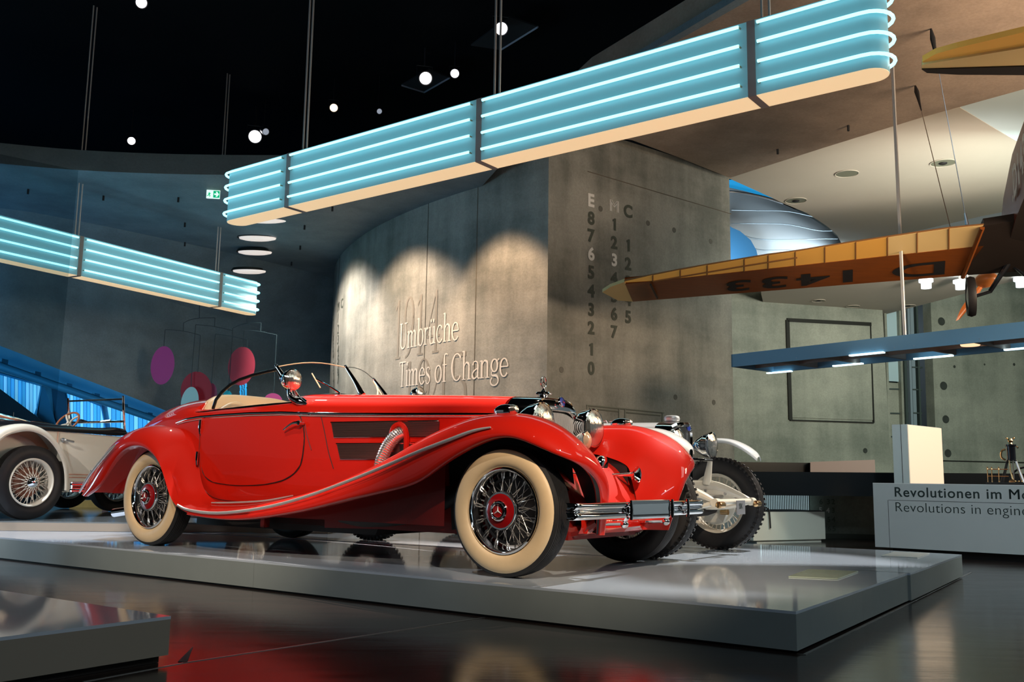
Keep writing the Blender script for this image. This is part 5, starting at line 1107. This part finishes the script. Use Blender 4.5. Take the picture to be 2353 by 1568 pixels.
    # fender trims
    for pts, r_ in (([(-.03, .846, .818), (-.15, .849, .80), (-.32, .851, .752), (-.55, .852, .685), (-.80, .853, .603), (-1.12, .853, .505), (-1.5, .853, .40), (-1.91, .853, .318), (-2.36, .853, .272), (-2.68, .854, .283), (-2.80, .864, .315)], .011), ([(-1.83, .655, .402), (-2.1, .665, .360), (-2.45, .675, .338), (-2.66, .68, .332)], .007), ([(-3.62, .872, .752), (-3.75, .866, .67), (-3.95, .856, .53), (-4.16, .82, .375)], .012)):
        MB().tube([(x, sgn*y, z) for x, y, z in pts], [r_*.5]+[r_]*6+[r_*.7], 8, smooth=4).build('fender_trim', M_silver, car)
    MB().net([[(.02, sgn*.665, .915), (-.03, sgn*.668, .955), (-.10, sgn*.672, .950), (-.17, sgn*.675, .918)]]*1+[[(.02, sgn*.70, .912), (-.03, sgn*.70, .950), (-.10, sgn*.70, .945), (-.17, sgn*.70, .912)]], 2, 3)
    lampm = MB().ball((-.055, sgn*.675, .918), .042, (1.9, .85, 1.0), 12); lampm.build('fender_lamp', M_chrome, car)
    MB().lathe([(0, .036), (.02, .03), (.030, .01), (.032, 0)], (-.005, sgn*.675, .925), (1, 0, .15), 16).build('fender_lamp_lens', M_lensg, car)
    # headlamps
    hc_ = V((-.06, sgn*.30, .872))
    MB().lathe([(0, -.175), (.035, -.168), (.07, -.145), (.10, -.10), (.118, -.05), (.124, -.01), (.127, .0), (.127, .014), (.119, .018)], hc_, (1, 0, 0), 40).build('headlamp', M_chrome, car, smooth=60)
    MB().lathe([(.119, .016), (.09, .034), (.05, .046), (0, .05)], hc_, (1, 0, 0), 40).build('headlamp_lens', M_lensg, car, smooth=60)
    MB().tube([hc_+V((-.05, 0, -.11)), hc_+V((-.07, sgn*.02, -.20)), hc_+V((-.09, sgn*.04, -.30))], [.02, .018, .025], 10).build('lamp_post', M_chrome, car)
    # lower lamps and horns
    fc = V((-.045, sgn*.20, .79))
    MB().lathe([(0, -.08), (.035, -.068), (.055, -.03), (.060, 0), (.060, .008), (.055, .010)], fc, (1, 0, 0), 28).build('fog_lamp', M_chrome, car, smooth=60)
    MB().lathe([(.055, .009), (.03, .022), (0, .026)], fc, (1, 0, 0), 28).build('fog_lamp_lens', pbr('amber_lens', (.75, .52, .34), .1, metal=.5), car, smooth=60)
    MB().tube([fc+V((-.03, 0, -.05)), fc+V((-.03, 0, -.2))], .014, 8).build('lamp_post', M_chrome, car)
    hn = V((.055, sgn*.225, .635))
    MB().lathe([(0, -.07), (.03, -.062), (.054, -.02), (.058, 0), (.054, .018), (.03, .028), (.0, .030)], hn, (1, 0, 0), 24).build('horn', M_chrome, car, smooth=60)
    MB().lathe([(.012, -.03), (.016, 0), (.028, .02), (.036, .028)], hn+V((.02, 0, -.07)), (1, 0, -.1), 20).build('horn_bell', M_chrome, car, smooth=60)
# trumpet horns
for sgn in (1, -1):
    MB().lathe([(.008, -.20), (.010, -.10), (.013, -.05), (.020, -.02), (.033, -.004), (.047, .004), (.050, .007), (.045, .006), (.02, -.015), (.0, -.03)], (.300, sgn*.235, .575), (1, 0, .03), 28).build('trumpet_horn', M_chrome, car, smooth=60)
# front apron between the fenders
MB().net([[(.28, y, .235), (.30, y, .29), (.27, y, .40), (.20, y, .50), (.10, y, .60), (.0, y, .66)] for y in (-.42, -.3, -.15, 0, .15, .3, .42)], 3, 5).build('front_apron', M_red, car, smooth=60)
MB().prism([(.30, -.36, .235), (.34, .0, .235), (.30, .36, .235), (.0, .36, .235), (.0, -.36, .235)], [(.31, -.36, .262), (.36, .0, .262), (.31, .36, .262), (.0, .36, .262), (.0, -.36, .262)]).build('front_apron_lip', M_red, car, smooth=0)
# radiator: chrome shell, vertical bars, badge and star mascot
def arch_row(x, hw, zt_, zb_=.48):
    r = []
    for i in range(8): r.append(V((x, -hw*(.88+.12*i/8), zb_+(.91-zb_)*i/8)))
    for i in range(13):
        a = pi*i/12; r.append(V((x, -hw*(abs(cos(a))**.55)*(1 if cos(a) > 0 else -1), .91+(zt_-.91)*sin(a)**.75)))
    for i in range(8): r.append(V((x, hw*(1-.12*i/8), .91-(.91-zb_)*i/8)))
    return r
MB().grid([arch_row(-.41, .305, 1.064), arch_row(-.30, .285, 1.06), arch_row(-.18, .255, 1.052), arch_row(-.145, .245, 1.046), arch_row(-.132, .225, 1.02), arch_row(-.130, .212, .972), arch_row(-.15, .205, .960)]).build('radiator_shell', M_chrome, car, smooth=50)
MB().add([V((-.165, p.y, p.z)) for p in arch_row(-.165, .216, 1.016)], [tuple(range(29))]).build('radiator_core', M_blackm, car, smooth=0)
for k in range(27):
    y = -.205+.41*k/26; zt_ = .90+.055*(1-(abs(y)/.23)**3); MB().tube([(-.142, y, .49), (-.142, y, zt_)], .0042, 6).build('grille_bar', M_silver, car)
MB().lathe([(.0, -.004), (.033, -.004), (.034, .004), (.030, .008)], (-.120, .02, 1.024), (1, 0, .25), 28).build('badge', M_chrome, car)
MB().lathe([(.030, .006), (0, .009)], (-.120, .02, 1.024), (1, 0, .25), 28).build('badge_enamel', M_bluee, car)
star3(.026, .005, (1, 0, .25), V((-.120, .02, 1.024))+V((1, 0, .25)).normalized()*.012).build('badge_star', M_chrome, car, smooth=0)
MB().lathe([(.02, -.02), (.028, .0), (.052, .008), (.055, .014), (.048, .022), (.02, .026), (.014, .034), (.007, .042), (.006, .054)], (-.245, 0, 1.068), (0, 0, 1), 28).build('mascot_base', M_chrome, car, smooth=40)
MB().tube([(-.245, .032*cos(2*pi*k/28), 1.155+.036*sin(2*pi*k/28)) for k in range(28)], .0032, 8, closed=True).build('mascot_ring', M_chrome, car)
star3(.034, .005, (1, 0, 0), (-.245, 0, 1.155)).build('mascot_star', M_chrome, car, smooth=0)
# bumpers
def bumper(x0, y1, zc, h, nm, rev=1):
    yl = y1*.955
    st = [(-yl, -.065), (-yl*.995, -.035), (-yl*.975, -.012), (-yl*.85, -.002), (-yl*.5, .0), (0, .004), (y1*.5, .0), (y1*.85, -.004), (y1*.97, -.018), (y1*.995, -.05), (y1, -.11)]
    prof = [(-.012, -h/2), (.004, -h/2+.002), (.012, -h*.30), (.004, -h*.10), (-.002, -.006), (.008, 0), (-.002, .006), (.004, h*.10), (.012, h*.30), (.004, h/2-.002), (-.012, h/2)]
    return MB().net([[(x0+rev*(dx+a), y, zc+b) for a, b in prof] for y, dx in st], 4, 2).build(nm, M_chrome, car, smooth=45)
bumper(.495, .83, .372, .090, 'front_bumper'); bumper(-4.60, .70, .41, .085, 'rear_bumper', -1)
MB().net([[(.503+a, y, .372+b) for a, b in ((-.01, -.052), (.008, -.05), (.010, 0), (.008, .05), (-.01, .052))] for y in (-.22, -.1, 0, .1, .26)], 3, 3).build('bumper_plate', M_chrome, car)
for y in (-.24, .28, .50):
    MB().tube([(.515, y, .318), (.520, y, .372), (.515, y, .426)], [.012, .013, .012], 10).build('bumper_clip', M_chrome, car)
for y in (-.24, .28):
    MB().tube([(.49, y, .33), (.47, y, .30), (.30, y, .29)], .016, 8).build('bumper_bracket', M_chrome, car)
    MB().ball((.475, y, .292), .024, n=8).build('bumper_bolt', M_chrome, car)
for y in (-.45, .45): MB().tube([(-4.58, y, .41), (-4.2, y*.8, .38)], .02, 8).build('bumper_bracket', M_redd, car)
# windscreen: v shaped, three pillars, two panes
bs = {-1: ((-1.985, -.50, 1.055), (-2.245, -.50, 1.322)), 0: ((-1.86, 0, 1.13), (-2.05, 0, 1.357)), 1: ((-1.985, .50, 1.055), (-2.235, .50, 1.315))}
for s in (-1, 0, 1):
    a, b = V(bs[s][0]), V(bs[s][1]); MB().tube([a, (a+b)/2+V((.008, 0, 0)), b], [.019 if s else .022, .014, .009], 10, smooth=3, flat=1.3).build('windscreen_pillar', M_chrome, car)
    MB().ball(b, .013, n=6).build('pillar_knob', M_chrome, car)
    if s: MB().tube([a+V((.10, -s*.02, -.025)), a+V((.03, 0, .0)), a+V((-.06, 0, .03))], [.008, .028, .014], 10, smooth=3).build('pillar_foot', M_chrome, car)
for s in (-1, 1):
    a0, b0 = V(bs[s][0]), V(bs[s][1]); a1, b1 = V(bs[0][0]), V(bs[0][1])
    G = [[a0+(b0-a0)*v*(1)+((a1-a0)+((b1-a1)-(b0-a0))*v)*u+V((0, 0, .035*sin(pi*u)*v)) for v in (0, .25, .5, .75, .97)] for u in [k/8 for k in range(9)]]
    MB().grid(G).build('windscreen_pane', M_glassp, car, smooth=60, solid=.004)
    MB().tube([G[i][-1] for i in range(9)], .004, 6).build('pane_edge', M_cream if s < 0 else M_chrome, car)
    w0_ = V((-1.90, s*.20, 1.118)); w1_ = V((-2.03, s*.32, 1.235))
    MB().tube([w0_, w0_+V((0, 0, .022)), (w0_+w1_)/2+V((.01, 0, .012)), w1_], [.010, .008, .005, .005], 6).build('wiper_arm', M_chrome if s < 0 else M_cream, car)
    MB().tube([w1_+V((.06, 0, -.07)), w1_+V((-.035, 0, .04))], .005, 6).build('wiper_blade', M_cream, car)
MB().tube([(-2.03, y, 1.045+.085*cos(y/.52*pi/2)) for y in (-.50, -.4, -.25, -.1, .1, .25, .4, .50)], .020, 8, smooth=3).build('dash_roll', M_blk, car)
# near and far door windows in black frames
for sgn in (-1, 1):
    fp = [(-2.955, .495, 1.03), (-2.925, .495, 1.10), (-2.865, .492, 1.155), (-2.77, .49, 1.208), (-2.66, .49, 1.243), (-2.51, .49, 1.270), (-2.36, .49, 1.287), (-2.25, .49, 1.296)]
    P = [V((x, sgn*y, z)) for x, y, z in fp]
    if sgn < 0:
        MB().tube(P+[V((-2.24, -.49, 1.29)), V((-2.15, -.492, 1.17)), V((-2.05, -.495, 1.05))], .0125, 8).build('window_frame', M_blk, car)
        C_ = crom(P, 3)+[V((-2.06, -.495, 1.04))]
        MB().add([V((p.x, p.y-.002, p.z)) for p in C_]+[V((p.x, p.y+.002, p.z)) for p in C_], [tuple(range(len(C_))), tuple(range(len(C_), 2*len(C_)))[::-1]]+[(i, (i+1) % len(C_), len(C_)+(i+1) % len(C_), len(C_)+i) for i in range(len(C_))]).build('window_pane', M_glassp, car, smooth=0)
# searchlights by the windscreen
for s in (-1, 1):
    lc = V((-2.005, s*.555, 1.205)) if s < 0 else V((-1.74, .50, 1.172)); r = .074 if s < 0 else .062; ax = V((1, s*.10, .02)).normalized()
    MB().lathe([(0, -r*1.25), (r*.45, -r*1.15), (r*.8, -r*.75), (r*.97, -r*.3), (r*1.0, 0), (r*1.02, r*.12), (r*.94, r*.16)], lc, ax, 32).build('searchlight', M_chrome, car, smooth=60)
    MB().lathe([(r*.94, r*.14), (r*.6, r*.34), (0, r*.42)], lc, ax, 32).build('searchlight_lens', M_lensg, car, smooth=60)
    MB().ball(lc-ax*r*1.1+V((0, s*.03, .015)), r*.28, n=8).build('searchlight_knob', M_chrome, car)
    MB().tube([lc-ax*.03+V((0, 0, -r*.9)), lc+V((-.015, -s*.01, -.12)), lc+V((.05, -s*.03, -.155)), lc+V((.12, -s*.04, -.175))], [.018, .024, .030, .008], 12, smooth=4).build('searchlight_stand', M_chrome, car)
# seat
MB().net([[(-3.05, y, .80), (-3.0, y, .95), (-3.03, y, zt_-.03), (-3.075, y, zt_), (-3.13, y, zt_-.015), (-3.16, y, 1.0)] for y, zt_ in ((-.50, 1.03), (-.46, 1.09), (-.36, 1.145), (-.2, 1.165), (0, 1.168), (.2, 1.165), (.36, 1.145), (.46, 1.10), (.50, 1.03))], 4, 4).build('seat_back', M_cream, car, smooth=80)
for s in (-1, 1):
    MB().net([[(-3.0, s*.25+y, .78), (-2.95, s*.25+y, .93), (-2.965, s*.25+y, 1.085-.1*(y/.2)**2), (-3.02, s*.25+y, 1.10-.1*(y/.2)**2), (-3.06, s*.25+y, 1.0)] for y in (-.2, -.15, 0, .15, .2)], 4, 4).build('seat_cushion', M_cream, car, smooth=80)
    MB().box((-2.5, s*.505, .83), (1.0, .012, .36)).build('door_lining', M_cream, car, smooth=0)
MB().net([[(-3.02, y, .78), (-2.6, y, .80), (-2.5, y, .76), (-2.5, y, .62)] for y in (-.47, -.2, 0, .2, .47)], 3, 4).build('seat', M_cream, car, smooth=80)
sw = V((-2.38, .26, 1.0)); MB().tube([sw+V((.04*cos(a)*0+.06*sin(a), .17*cos(a), .15*sin(a)-.03)) for a in [2*pi*k/24 for k in range(24)]], .010, 8, closed=True).build('steering_wheel', M_cream, car)
# chassis, sump trays and exhaust under the car
MB().box((-1.55, 0, .335), (3.5, .80, .28)).build('chassis', M_redd, car, smooth=0)
MB().prism([(-3.2, -.40, .15), (-1.3, -.40, .155), (-1.25, -.40, .25), (-3.2, -.40, .25)], [(-3.2, .40, .15), (-1.3, .40, .155), (-1.25, .40, .25), (-3.2, .40, .25)]).build('under_tray', M_blackm, car, smooth=0)
MB().prism([(-1.75, -.43, .185), (-.45, -.41, .215), (-.45, -.41, .50), (-1.75, -.43, .42)], [(-1.75, .43, .185), (-.45, .41, .215), (-.45, .41, .50), (-1.75, .43, .42)]).build('side_tray', M_redd, car, smooth=0)
MB().tube([(-1.52, -.50, .265), (-1.3, -.51, .262), (-1.0, -.50, .285), (-.8, -.49, .33), (-.6, -.47, .42), (-.5, -.45, .5)], [.035, .052, .052, .048, .05, .06], 14, smooth=4).build('exhaust_muffler', M_blackm, car)
for x in (-1.25, -.85): MB().tube([(x, -.43, .50), (x+.05, -.45, .30)], .035, 8).build('engine_bracket', M_redd, car)
MB().box((-2.33, -.46, .20), (.04, .05, .07)).build('jack_point', M_redd, car, smooth=0)
MB().tube([(-3.3, -.3, .22), (-3.9, -.32, .25), (-4.3, -.42, .20)], .035, 12, smooth=4).build('tail_pipe', M_chrome, car)
MB().tube([(0, -.62, R0-.05), (0, -.3, .22), (0, .3, .22), (0, .62, R0-.05)], .035, 8).build('front_axle', M_redd, car)
MB().tube([(.35, -.33, .30), (.2, -.34, .24), (-.2, -.36, .25), (-.5, -.38, .30)], [.03, .035, .035, .03], 8, smooth=3).build('frame_rail', M_redd, car)
MB().tube([(.35, .33, .30), (.2, .34, .24), (-.2, .36, .25), (-.5, .38, .30)], [.03, .035, .035, .03], 8, smooth=3).build('frame_rail', M_redd, car)
MB().tube([(-3.29, -.6, R0), (-3.29, .6, R0)], .05, 10).build('rear_axle', M_redd, car)
MB().box((-4.30, -.62, .53), (.05, .05, .045)).build('tail_lamp', M_chrome, car, smooth=0)
# ================================================================ WHITE RACING CAR BEHIND
M_wht = pbr('white_lacquer', (0.70, 0.72, 0.72), 0.3, coat=0.8)
SO = V((1.325, 7.23, PH+.0005))
ss = thing('racing_car', 'white vintage racing car with exposed front frame, behind the red roadster', 'car', SO, -.6232)
w2p = wheel_proto(.364, .15, .235, 'ivory')
place_wheel(w2p, ss, (0, -.62, .364), -1, True); place_wheel(w2p, ss, (0, .62, .364), 1)
place_wheel(w2p, ss, (-2.62, -.62, .364), -1); place_wheel(w2p, ss, (-2.62, .62, .364), 1)
for s in (-1, 1):
    for dx in (0, -2.62): MB().lathe([(0, 0), (.165, 0), (.172, .012), (.165, .025), (.06, .035), (.05, .06), (0, .06)], (dx, s*.57, .364), (0, -s, 0), 36).build('backing_plate', M_enam, ss, smooth=40)
    prof = [(-.95, .42), (-.70, .52), (-.50, .68), (-.30, .81), (-.13, .870), (.0, .885), (.13, .872), (.24, .825), (.31, .775), (.345, .735)]
    rows = []
    for i, (x, z) in enumerate(prof):
        hw = .105 if i < len(prof)-1 else .04; hw = .085 if i == len(prof)-2 else hw; z += .022 if s < 0 else 0
        rows.append([(x, s*.62-hw, z-.035), (x, s*.62-hw*.8, z-.010), (x, s*.62, z), (x, s*.62+hw*.8, z-.010), (x, s*.62+hw, z-.035)])
    MB().net(rows, 4, 3).build('fender', M_wht, ss, smooth=60, solid=.006)
    MB().tube([(-.6, s*.33, .46), (-.3, s*.33, .49), (.0, s*.33, .505), (.13, s*.33, .495), (.27, s*.33, .445), (.385, s*.33, .395)], [.04, .042, .040, .034, .026, .018], 8, smooth=4, flat=1.0).build('frame_horn', M_enam, ss)
    MB().net([[(-.25, s*.33, .53), (-.25, s*.33, .40)], [(.0, s*.33, .545), (.0, s*.33, .43)], [(.14, s*.33, .525), (.14, s*.33, .44)], [(.30, s*.33, .46), (.30, s*.33, .41)], [(.38, s*.33, .41), (.38, s*.33, .385)]], 4, 2).build('frame_side', M_enam, ss, smooth=60, solid=.02)
    MB().tube([(-.45, s*.33, .40), (-.2, s*.33, .345), (.0, s*.33, .335), (.2, s*.33, .345), (.37, s*.33, .385)], .018, 8, smooth=4).build('leaf_spring', M_enam, ss)
    MB().lathe([(.03, -.03), (.03, .03)], (.39, s*.33, .39), (0, 1, 0), 14, True).build('shackle', M_enam, ss)
    MB().lathe([(.018, -.04), (.024, -.036), (.024, .036), (.018, .04)], (.43, s*.34, .375), (0, 1, 0), 12, True).build('shackle_bolt', M_brass, ss)
    hc_ = V((.075, s*.30, .815))
    MB().lathe([(0, -.15), (.03, -.14), (.06, -.10), (.09, -.04), (.100, .0), (.105, .006), (.105, .018), (.095, .022)], hc_, (1, 0, 0), 32).build('headlamp', M_chrome, ss, smooth=60)
    MB().lathe([(.095, .02), (.05, .036), (0, .04)], hc_, (1, 0, 0), 32).build('headlamp_lens', M_lensg, ss, smooth=60)
    MB().tube([hc_+V((0, 0, -.10)), hc_+V((-.01, 0, -.16)), hc_+V((-.04, s*.01, -.30))], [.016, .022, .036], 10, smooth=3).build('lamp_bracket', M_enam, ss)
    for dx, dz in ((-.08, .475), (.04, .475), (.20, .455)): MB().lathe([(.010, 0), (.010, .012), (0, .014)], (dx, s*.33-.045, dz-.01), (0, -1, 0), 10).build('frame_rivet', M_steel, ss)
MB().tube([(.085, -.30, .70), (.085, .30, .70)], .011, 8).build('lamp_bar', M_chrome, ss)
MB().tube([(.385, -.33, .395), (.385, .33, .395)], .019, 10).build('cross_tube', M_enam, ss)
MB().tube([(.0, -.58, .35), (.0, -.4, .30), (.0, .4, .30), (.0, .58, .35)], .03, 8, smooth=3).build('front_axle', M_blackm, ss)
MB().tube([(.10, -.5, .40), (.10, .45, .42)], .014, 8).build('track_rod', M_steel, ss)
for s in (-1, 1):
    MB().net([[(.04, s*.52, .26), (.10, s*.50, .22)], [(.10, s*.5, .33), (.15, s*.46, .30)], [(.10, s*.5, .40), (.13, s*.47, .38)]], 3, 3).build('steering_arm', M_enam, ss, smooth=60, solid=.02)
    MB().lathe([(.022, -.03), (.022, .03)], (.12, s*.45, .30), (1, 0, 0), 12, True).build('brake_fitting', M_brass, ss)
MB().box((.425, .03, .352), (.006, .155, .10)).build('name_plate', pbr('plate_grey', (.17, .18, .20), .5), ss, smooth=0)
letters('SSK', .052, .0006, .8, (.4295, -.012, .345), (0, 1, 0), (0, 0, 1), M_ink, ss)
# body: v-radiator, white hood and tail
def vrow(x, hw, zt_, v, zb_=.50):
    r = []
    for t in [k/12 for k in range(13)]:
        a = pi*t; y = -hw*(abs(cos(a))**.7)*(1 if cos(a) > 0 else -1); z = .86+(zt_-.86)*sin(a)**.8; r.append(V((x+v*(1-abs(y)/hw), y, z)))
    return [V((x, -hw*.96, zb_)), V((x, -hw*.98, .68))]+r+[V((x, hw*.98, .68)), V((x, hw*.96, zb_))]
MB().grid([vrow(-.15, .225, .985, .0), vrow(-.10, .225, .983, .03), vrow(-.04, .22, .978, .07), vrow(-.03, .205, .962, .07), vrow(-.045, .195, .945, .07)]).build('radiator_shell', M_chrome, ss, smooth=50)
MB().add([V((p.x-.01, p.y*.98, p.z-.003)) for p in vrow(-.045, .195, .945, .07)]+[V((.0, 0, .50))], [(i, i+1, 17) for i in range(16)]).build('radiator_core', pbr('radiator_core', (.08, .09, .1), .4, metal=.5), ss, smooth=0)
MB().lathe([(.035, -.03), (.035, .0), (.056, .008), (.062, .024), (.056, .042), (.04, .048), (.0, .052)], (-.105, 0, .985), (0, 0, 1), 24).build('filler_cap', M_silver, ss, smooth=40)
MB().lathe([(.030, 0), (.033, .004), (.030, .008), (0, .009)], (.008, .04, .945), (1, 0, .2), 20).build('radiator_badge', M_bluee, ss)
MB().grid([vrow(x, hw, zt_, 0, .48) for x, hw, zt_ in ((-.15, .226, .980), (-.5, .25, .985), (-1.0, .29, .990), (-1.4, .33, .992))]).build('hood', M_wht, ss, smooth=50)
MB().grid([vrow(x, hw, zt_, 0, .40) for x, hw, zt_ in ((-1.41, .34, .995), (-1.7, .38, .96), (-2.2, .40, .90), (-2.7, .34, .86), (-3.0, .25, .82), (-3.15, .08, .80))]).build('body', M_wht, ss, smooth=50)
for x in (-.55, -.62): MB().tube([(x, -.10, .982), (x-.01, -.10, 1.0), (x-.05, -.10, .996)], .005, 6).build('hood_latch', M_steel, ss)
MB().tube([(-.5, y, .0) for y in (0, 0.001)], .001, 3)
MB().box((-1.7, 0, .36), (2.6, .62, .10)).build('frame', M_enam, ss, smooth=0)

# ================================================================ CREAM OPEN CAR AT THE LEFT
M_crm = pbr('cream_paint', (0.62, 0.59, 0.50), 0.4, coat=0.5)
M_tan = pbr('tan_leather', (0.50, 0.20, 0.12), 0.5)
HA = R_(61); HC = V((cos(HA), sin(HA), 0)); HN = V((-sin(HA), cos(HA), 0))
cp_ = atZ(55, 1195, ph3); KO = V((cp_.x, cp_.y, ph3+.0005))+HN*.62
kc = thing('open_car', 'cream open tourer with wire wheels and windscreen, at the left edge', 'car', KO, HA)
w3p = wheel_proto(.364, .15, .235, 'ivory', False)
for i, (x, y, o_) in enumerate(((0, -.63, -1), (2.9, -.63, -1), (0, .63, 1), (2.9, .63, 1))):
    q = place_wheel(w3p, kc, (x, y, .345), o_, i == 0); q.scale = (.945, .95, .945)
for s in (-1, 1):
    prof = [(-.52, .45), (-.47, .66), (-.36, .80), (-.20, .862), (-.06, .872), (.08, .83), (.20, .74), (.29, .63), (.35, .50), (.375, .36), (.38, .26)]
    rows = []
    for x, z in prof:
        d = V((x+.05, 0, z-.345)).normalized()
        rows.append([V((x, s*.50, z)), V((x, s*.58, z))+d*.012, V((x, s*.67, z))+d*.012, V((x, s*.715, z))-d*.004, V((x, s*.73, z))-d*.04, V((x, s*.722, z))-d*.058])
    MB().net(rows, 4, 3).build('fender', M_crm, kc, smooth=70)
    MB().net([[(x*.82-.01, s*.52, .345+(z-.345)*.83) for x, z in [(a, b)]]+[(x, s*.52, z) for x, z in [(a, b)]] for a, b in prof], 3, 2).build('wheel_arch', pbr('arch_tan', (.42, .27, .17), .6), kc, smooth=70)
    # body side with the sill lines
    G = []
    for x, zt_, w_ in ((-.62, .80, .40), (-.40, .842, .47), (-.1, .842, .50), (.34, .836, .525), (.7, .83, .53), (1.1, .822, .52), (1.5, .84, .47), (2.1, .86, .40), (2.9, .87, .32)):
        G.append([V((x, s*w_*.95, .25)), V((x, s*w_*.99, .40)), V((x, s*w_, .6)), V((x, s*w_*.985, zt_))])
    MB().net([[p for p in r] for r in G], 3, 3).build('body_side', M_crm, kc, smooth=60)
    for z in (.425, .395): MB().tube([(.40, s*.529, z), (.8, s*.531, z-.006), (1.3, s*.515, z-.012)], .004, 5).build('sill_line', M_tan, kc)
    MB().tube([(.345, s*.527, .835), (.345, s*.531, .6), (.345, s*.528, .43)], .003, 5).build('door_gap', M_tan, kc)
    # black cockpit surround
    MB().net([[(x, s*(w_+.004), z0_), (x, s*(w_+.012), (z0_+z1l)/2), (x, s*(w_-.03), z1l+.008), (x, s*(w_-.10), z1l)] for x, z0_, z1l, w_ in ((-.62, .82, .87, .40), (-.2, .842, .91, .49), (.07, .842, .912, .515), (.4, .836, .895, .525), (.8, .830, .890, .53), (1.02, .826, .905, .525), (1.15, .836, .895, .515))], 4, 3).build('cockpit_surround', M_blk, kc, smooth=70)
MB().net([[(x, y, z) for y in (-.52, -.3, 0, .3, .52)] for x, z in ((1.12, .86), (1.4, .885), (2.0, .90), (2.9, .90))], 3, 3).build('scuttle', M_crm, kc, smooth=60)
MB().net([[(-.62, y, .80), (-.70, y, .6), (-.66, y, .35)] for y in (-.42, 0, .42)], 3, 3).build('tail_panel', M_crm, kc, smooth=60)
MB().lathe([(.022, 0), (.022, .012), (.012, .02), (.010, .04)], (.40, -.528, .756), (0, -1, 0), 14).build('handle_rose', M_steel, kc)
MB().tube([(.40, -.568, .756), (.40, -.575, .756), (.49, -.575, .742)], .011, 8).build('door_handle', M_steel, kc)
for s in (-1, 1): MB().tube([(1.19, s*.45, .84), (1.15, s*.45, 1.10), (1.13, s*.45, 1.255)], .012, 8).build('windscreen_post', M_chrome, kc)
MB().tube([(1.14, -.45, 1.222), (1.14, .45, 1.222)], .010, 8).build('windscreen_top', M_blk, kc)
MB().tube([(1.165, -.46, .985), (1.165, .45, .985)], .012, 8).build('windscreen_bar', M_chrome, kc)
MB().box((1.15, 0, 1.10), (.005, .88, .22)).build('windscreen_pane', M_glassp, kc, smooth=0)
MB().tube([(1.14, .28, .99), (1.13, .20, 1.0), (1.13, .10, .99)], [.01, .02, .008], 8).build('wiper_motor', M_blackm, kc)
MB().tube([(1.14, -.1, .99), (1.13, -.28, 1.0)], .008, 6).build('wiper_arm', M_chrome, kc)
sw = V((.98, .22, .975)); ax_ = V((-.75, -.1, .55)).normalized(); su = ax_.cross(V((0, 1, 0))).normalized(); sv_ = ax_.cross(su)
MB().tube([sw+(su*cos(a)+sv_*sin(a))*.135 for a in [2*pi*k/28 for k in range(28)]], .011, 8, closed=True).build('steering_wheel', pbr('wood_rim', (.36, .13, .06), .3), kc)
for k in range(4): a = pi/4+pi/2*k; MB().tube([sw-ax_*.03, sw+(su*cos(a)+sv_*sin(a))*.06, sw+(su*cos(a)+sv_*sin(a))*.13], .010, 8, smooth=3).build('wheel_spoke', M_enam, kc)
MB().tube([sw, sw-ax_*.4], .015, 8).build('steering_column', M_enam, kc)
MB().net([[(.05, y, .84), (.12, y, .925), (.35, y, .915), (.5, y, .85)] for y in (-.42, -.2, 0, .2, .42)], 3, 4).build('seat', M_tan, kc, smooth=70)
for dz, r_, m_ in ((0, .012, M_chrome), (.022, .008, M_tan), (.04, .011, M_chrome)): MB().tube([(-.45, -.42, .96+dz+.015), (-.2, -.44, .93+dz), (.12, -.45, .895+dz*.3)], r_, 8).build('hood_iron', m_, kc)
MB().tube([(-.08, -.44, .96), (-.08, -.44, 1.0)], .005, 6).build('hood_stud', M_chrome, kc)
MB().net([[(-.60, y, .88), (-.62, y, .99), (-.45, y, 1.02), (-.30, y, .97), (-.28, y, .90)] for y in (-.40, -.2, 0, .2, .40)], 3, 4).build('folded_hood', M_blackm, kc, smooth=70)
MB().box((.9, 0, .32), (3.6, .9, .14)).build('frame', M_blackm, kc, smooth=0)
# further car, only its wheels and dark sump show below the cream car
fa = atZ(150, 1169, ph3); fb = atZ(258, 1176, ph3); fo = V((fa.x, fa.y, ph3+.0005))
fc_ = thing('parked_car', 'dark car beyond, only tyres showing under the cream car', 'car', fo, 0)
q = copytree(w3p); q.parent = fc_; q.location = (0, 0, .33); q.rotation_euler = (0, 0, HA); q.scale = (.9, .9, .9)
q = copytree(w3p); q.parent = fc_; q.location = (fb.x-fa.x, fb.y-fa.y, .33); q.rotation_euler = (0, 0, HA); q.scale = (.9, .9, .9)
md = (fb-fa)/2; MB().box((md.x, md.y+.3, .42), (1.5, 1.4, .25)).build('sump', M_blackm, fc_, smooth=0)
ob = atZ(205, 1166, ph3); tag(MB().box(ob+V((0, 0, .045)), (.42, .2, .09)).build('orange_block', pbr('block_orange', (.85, .40, .08), .5, noise=.2, nscale=5), smooth=0), 'orange block seen low between the tyres under the cars', 'block')  # plain block for the orange patch low between the tyres
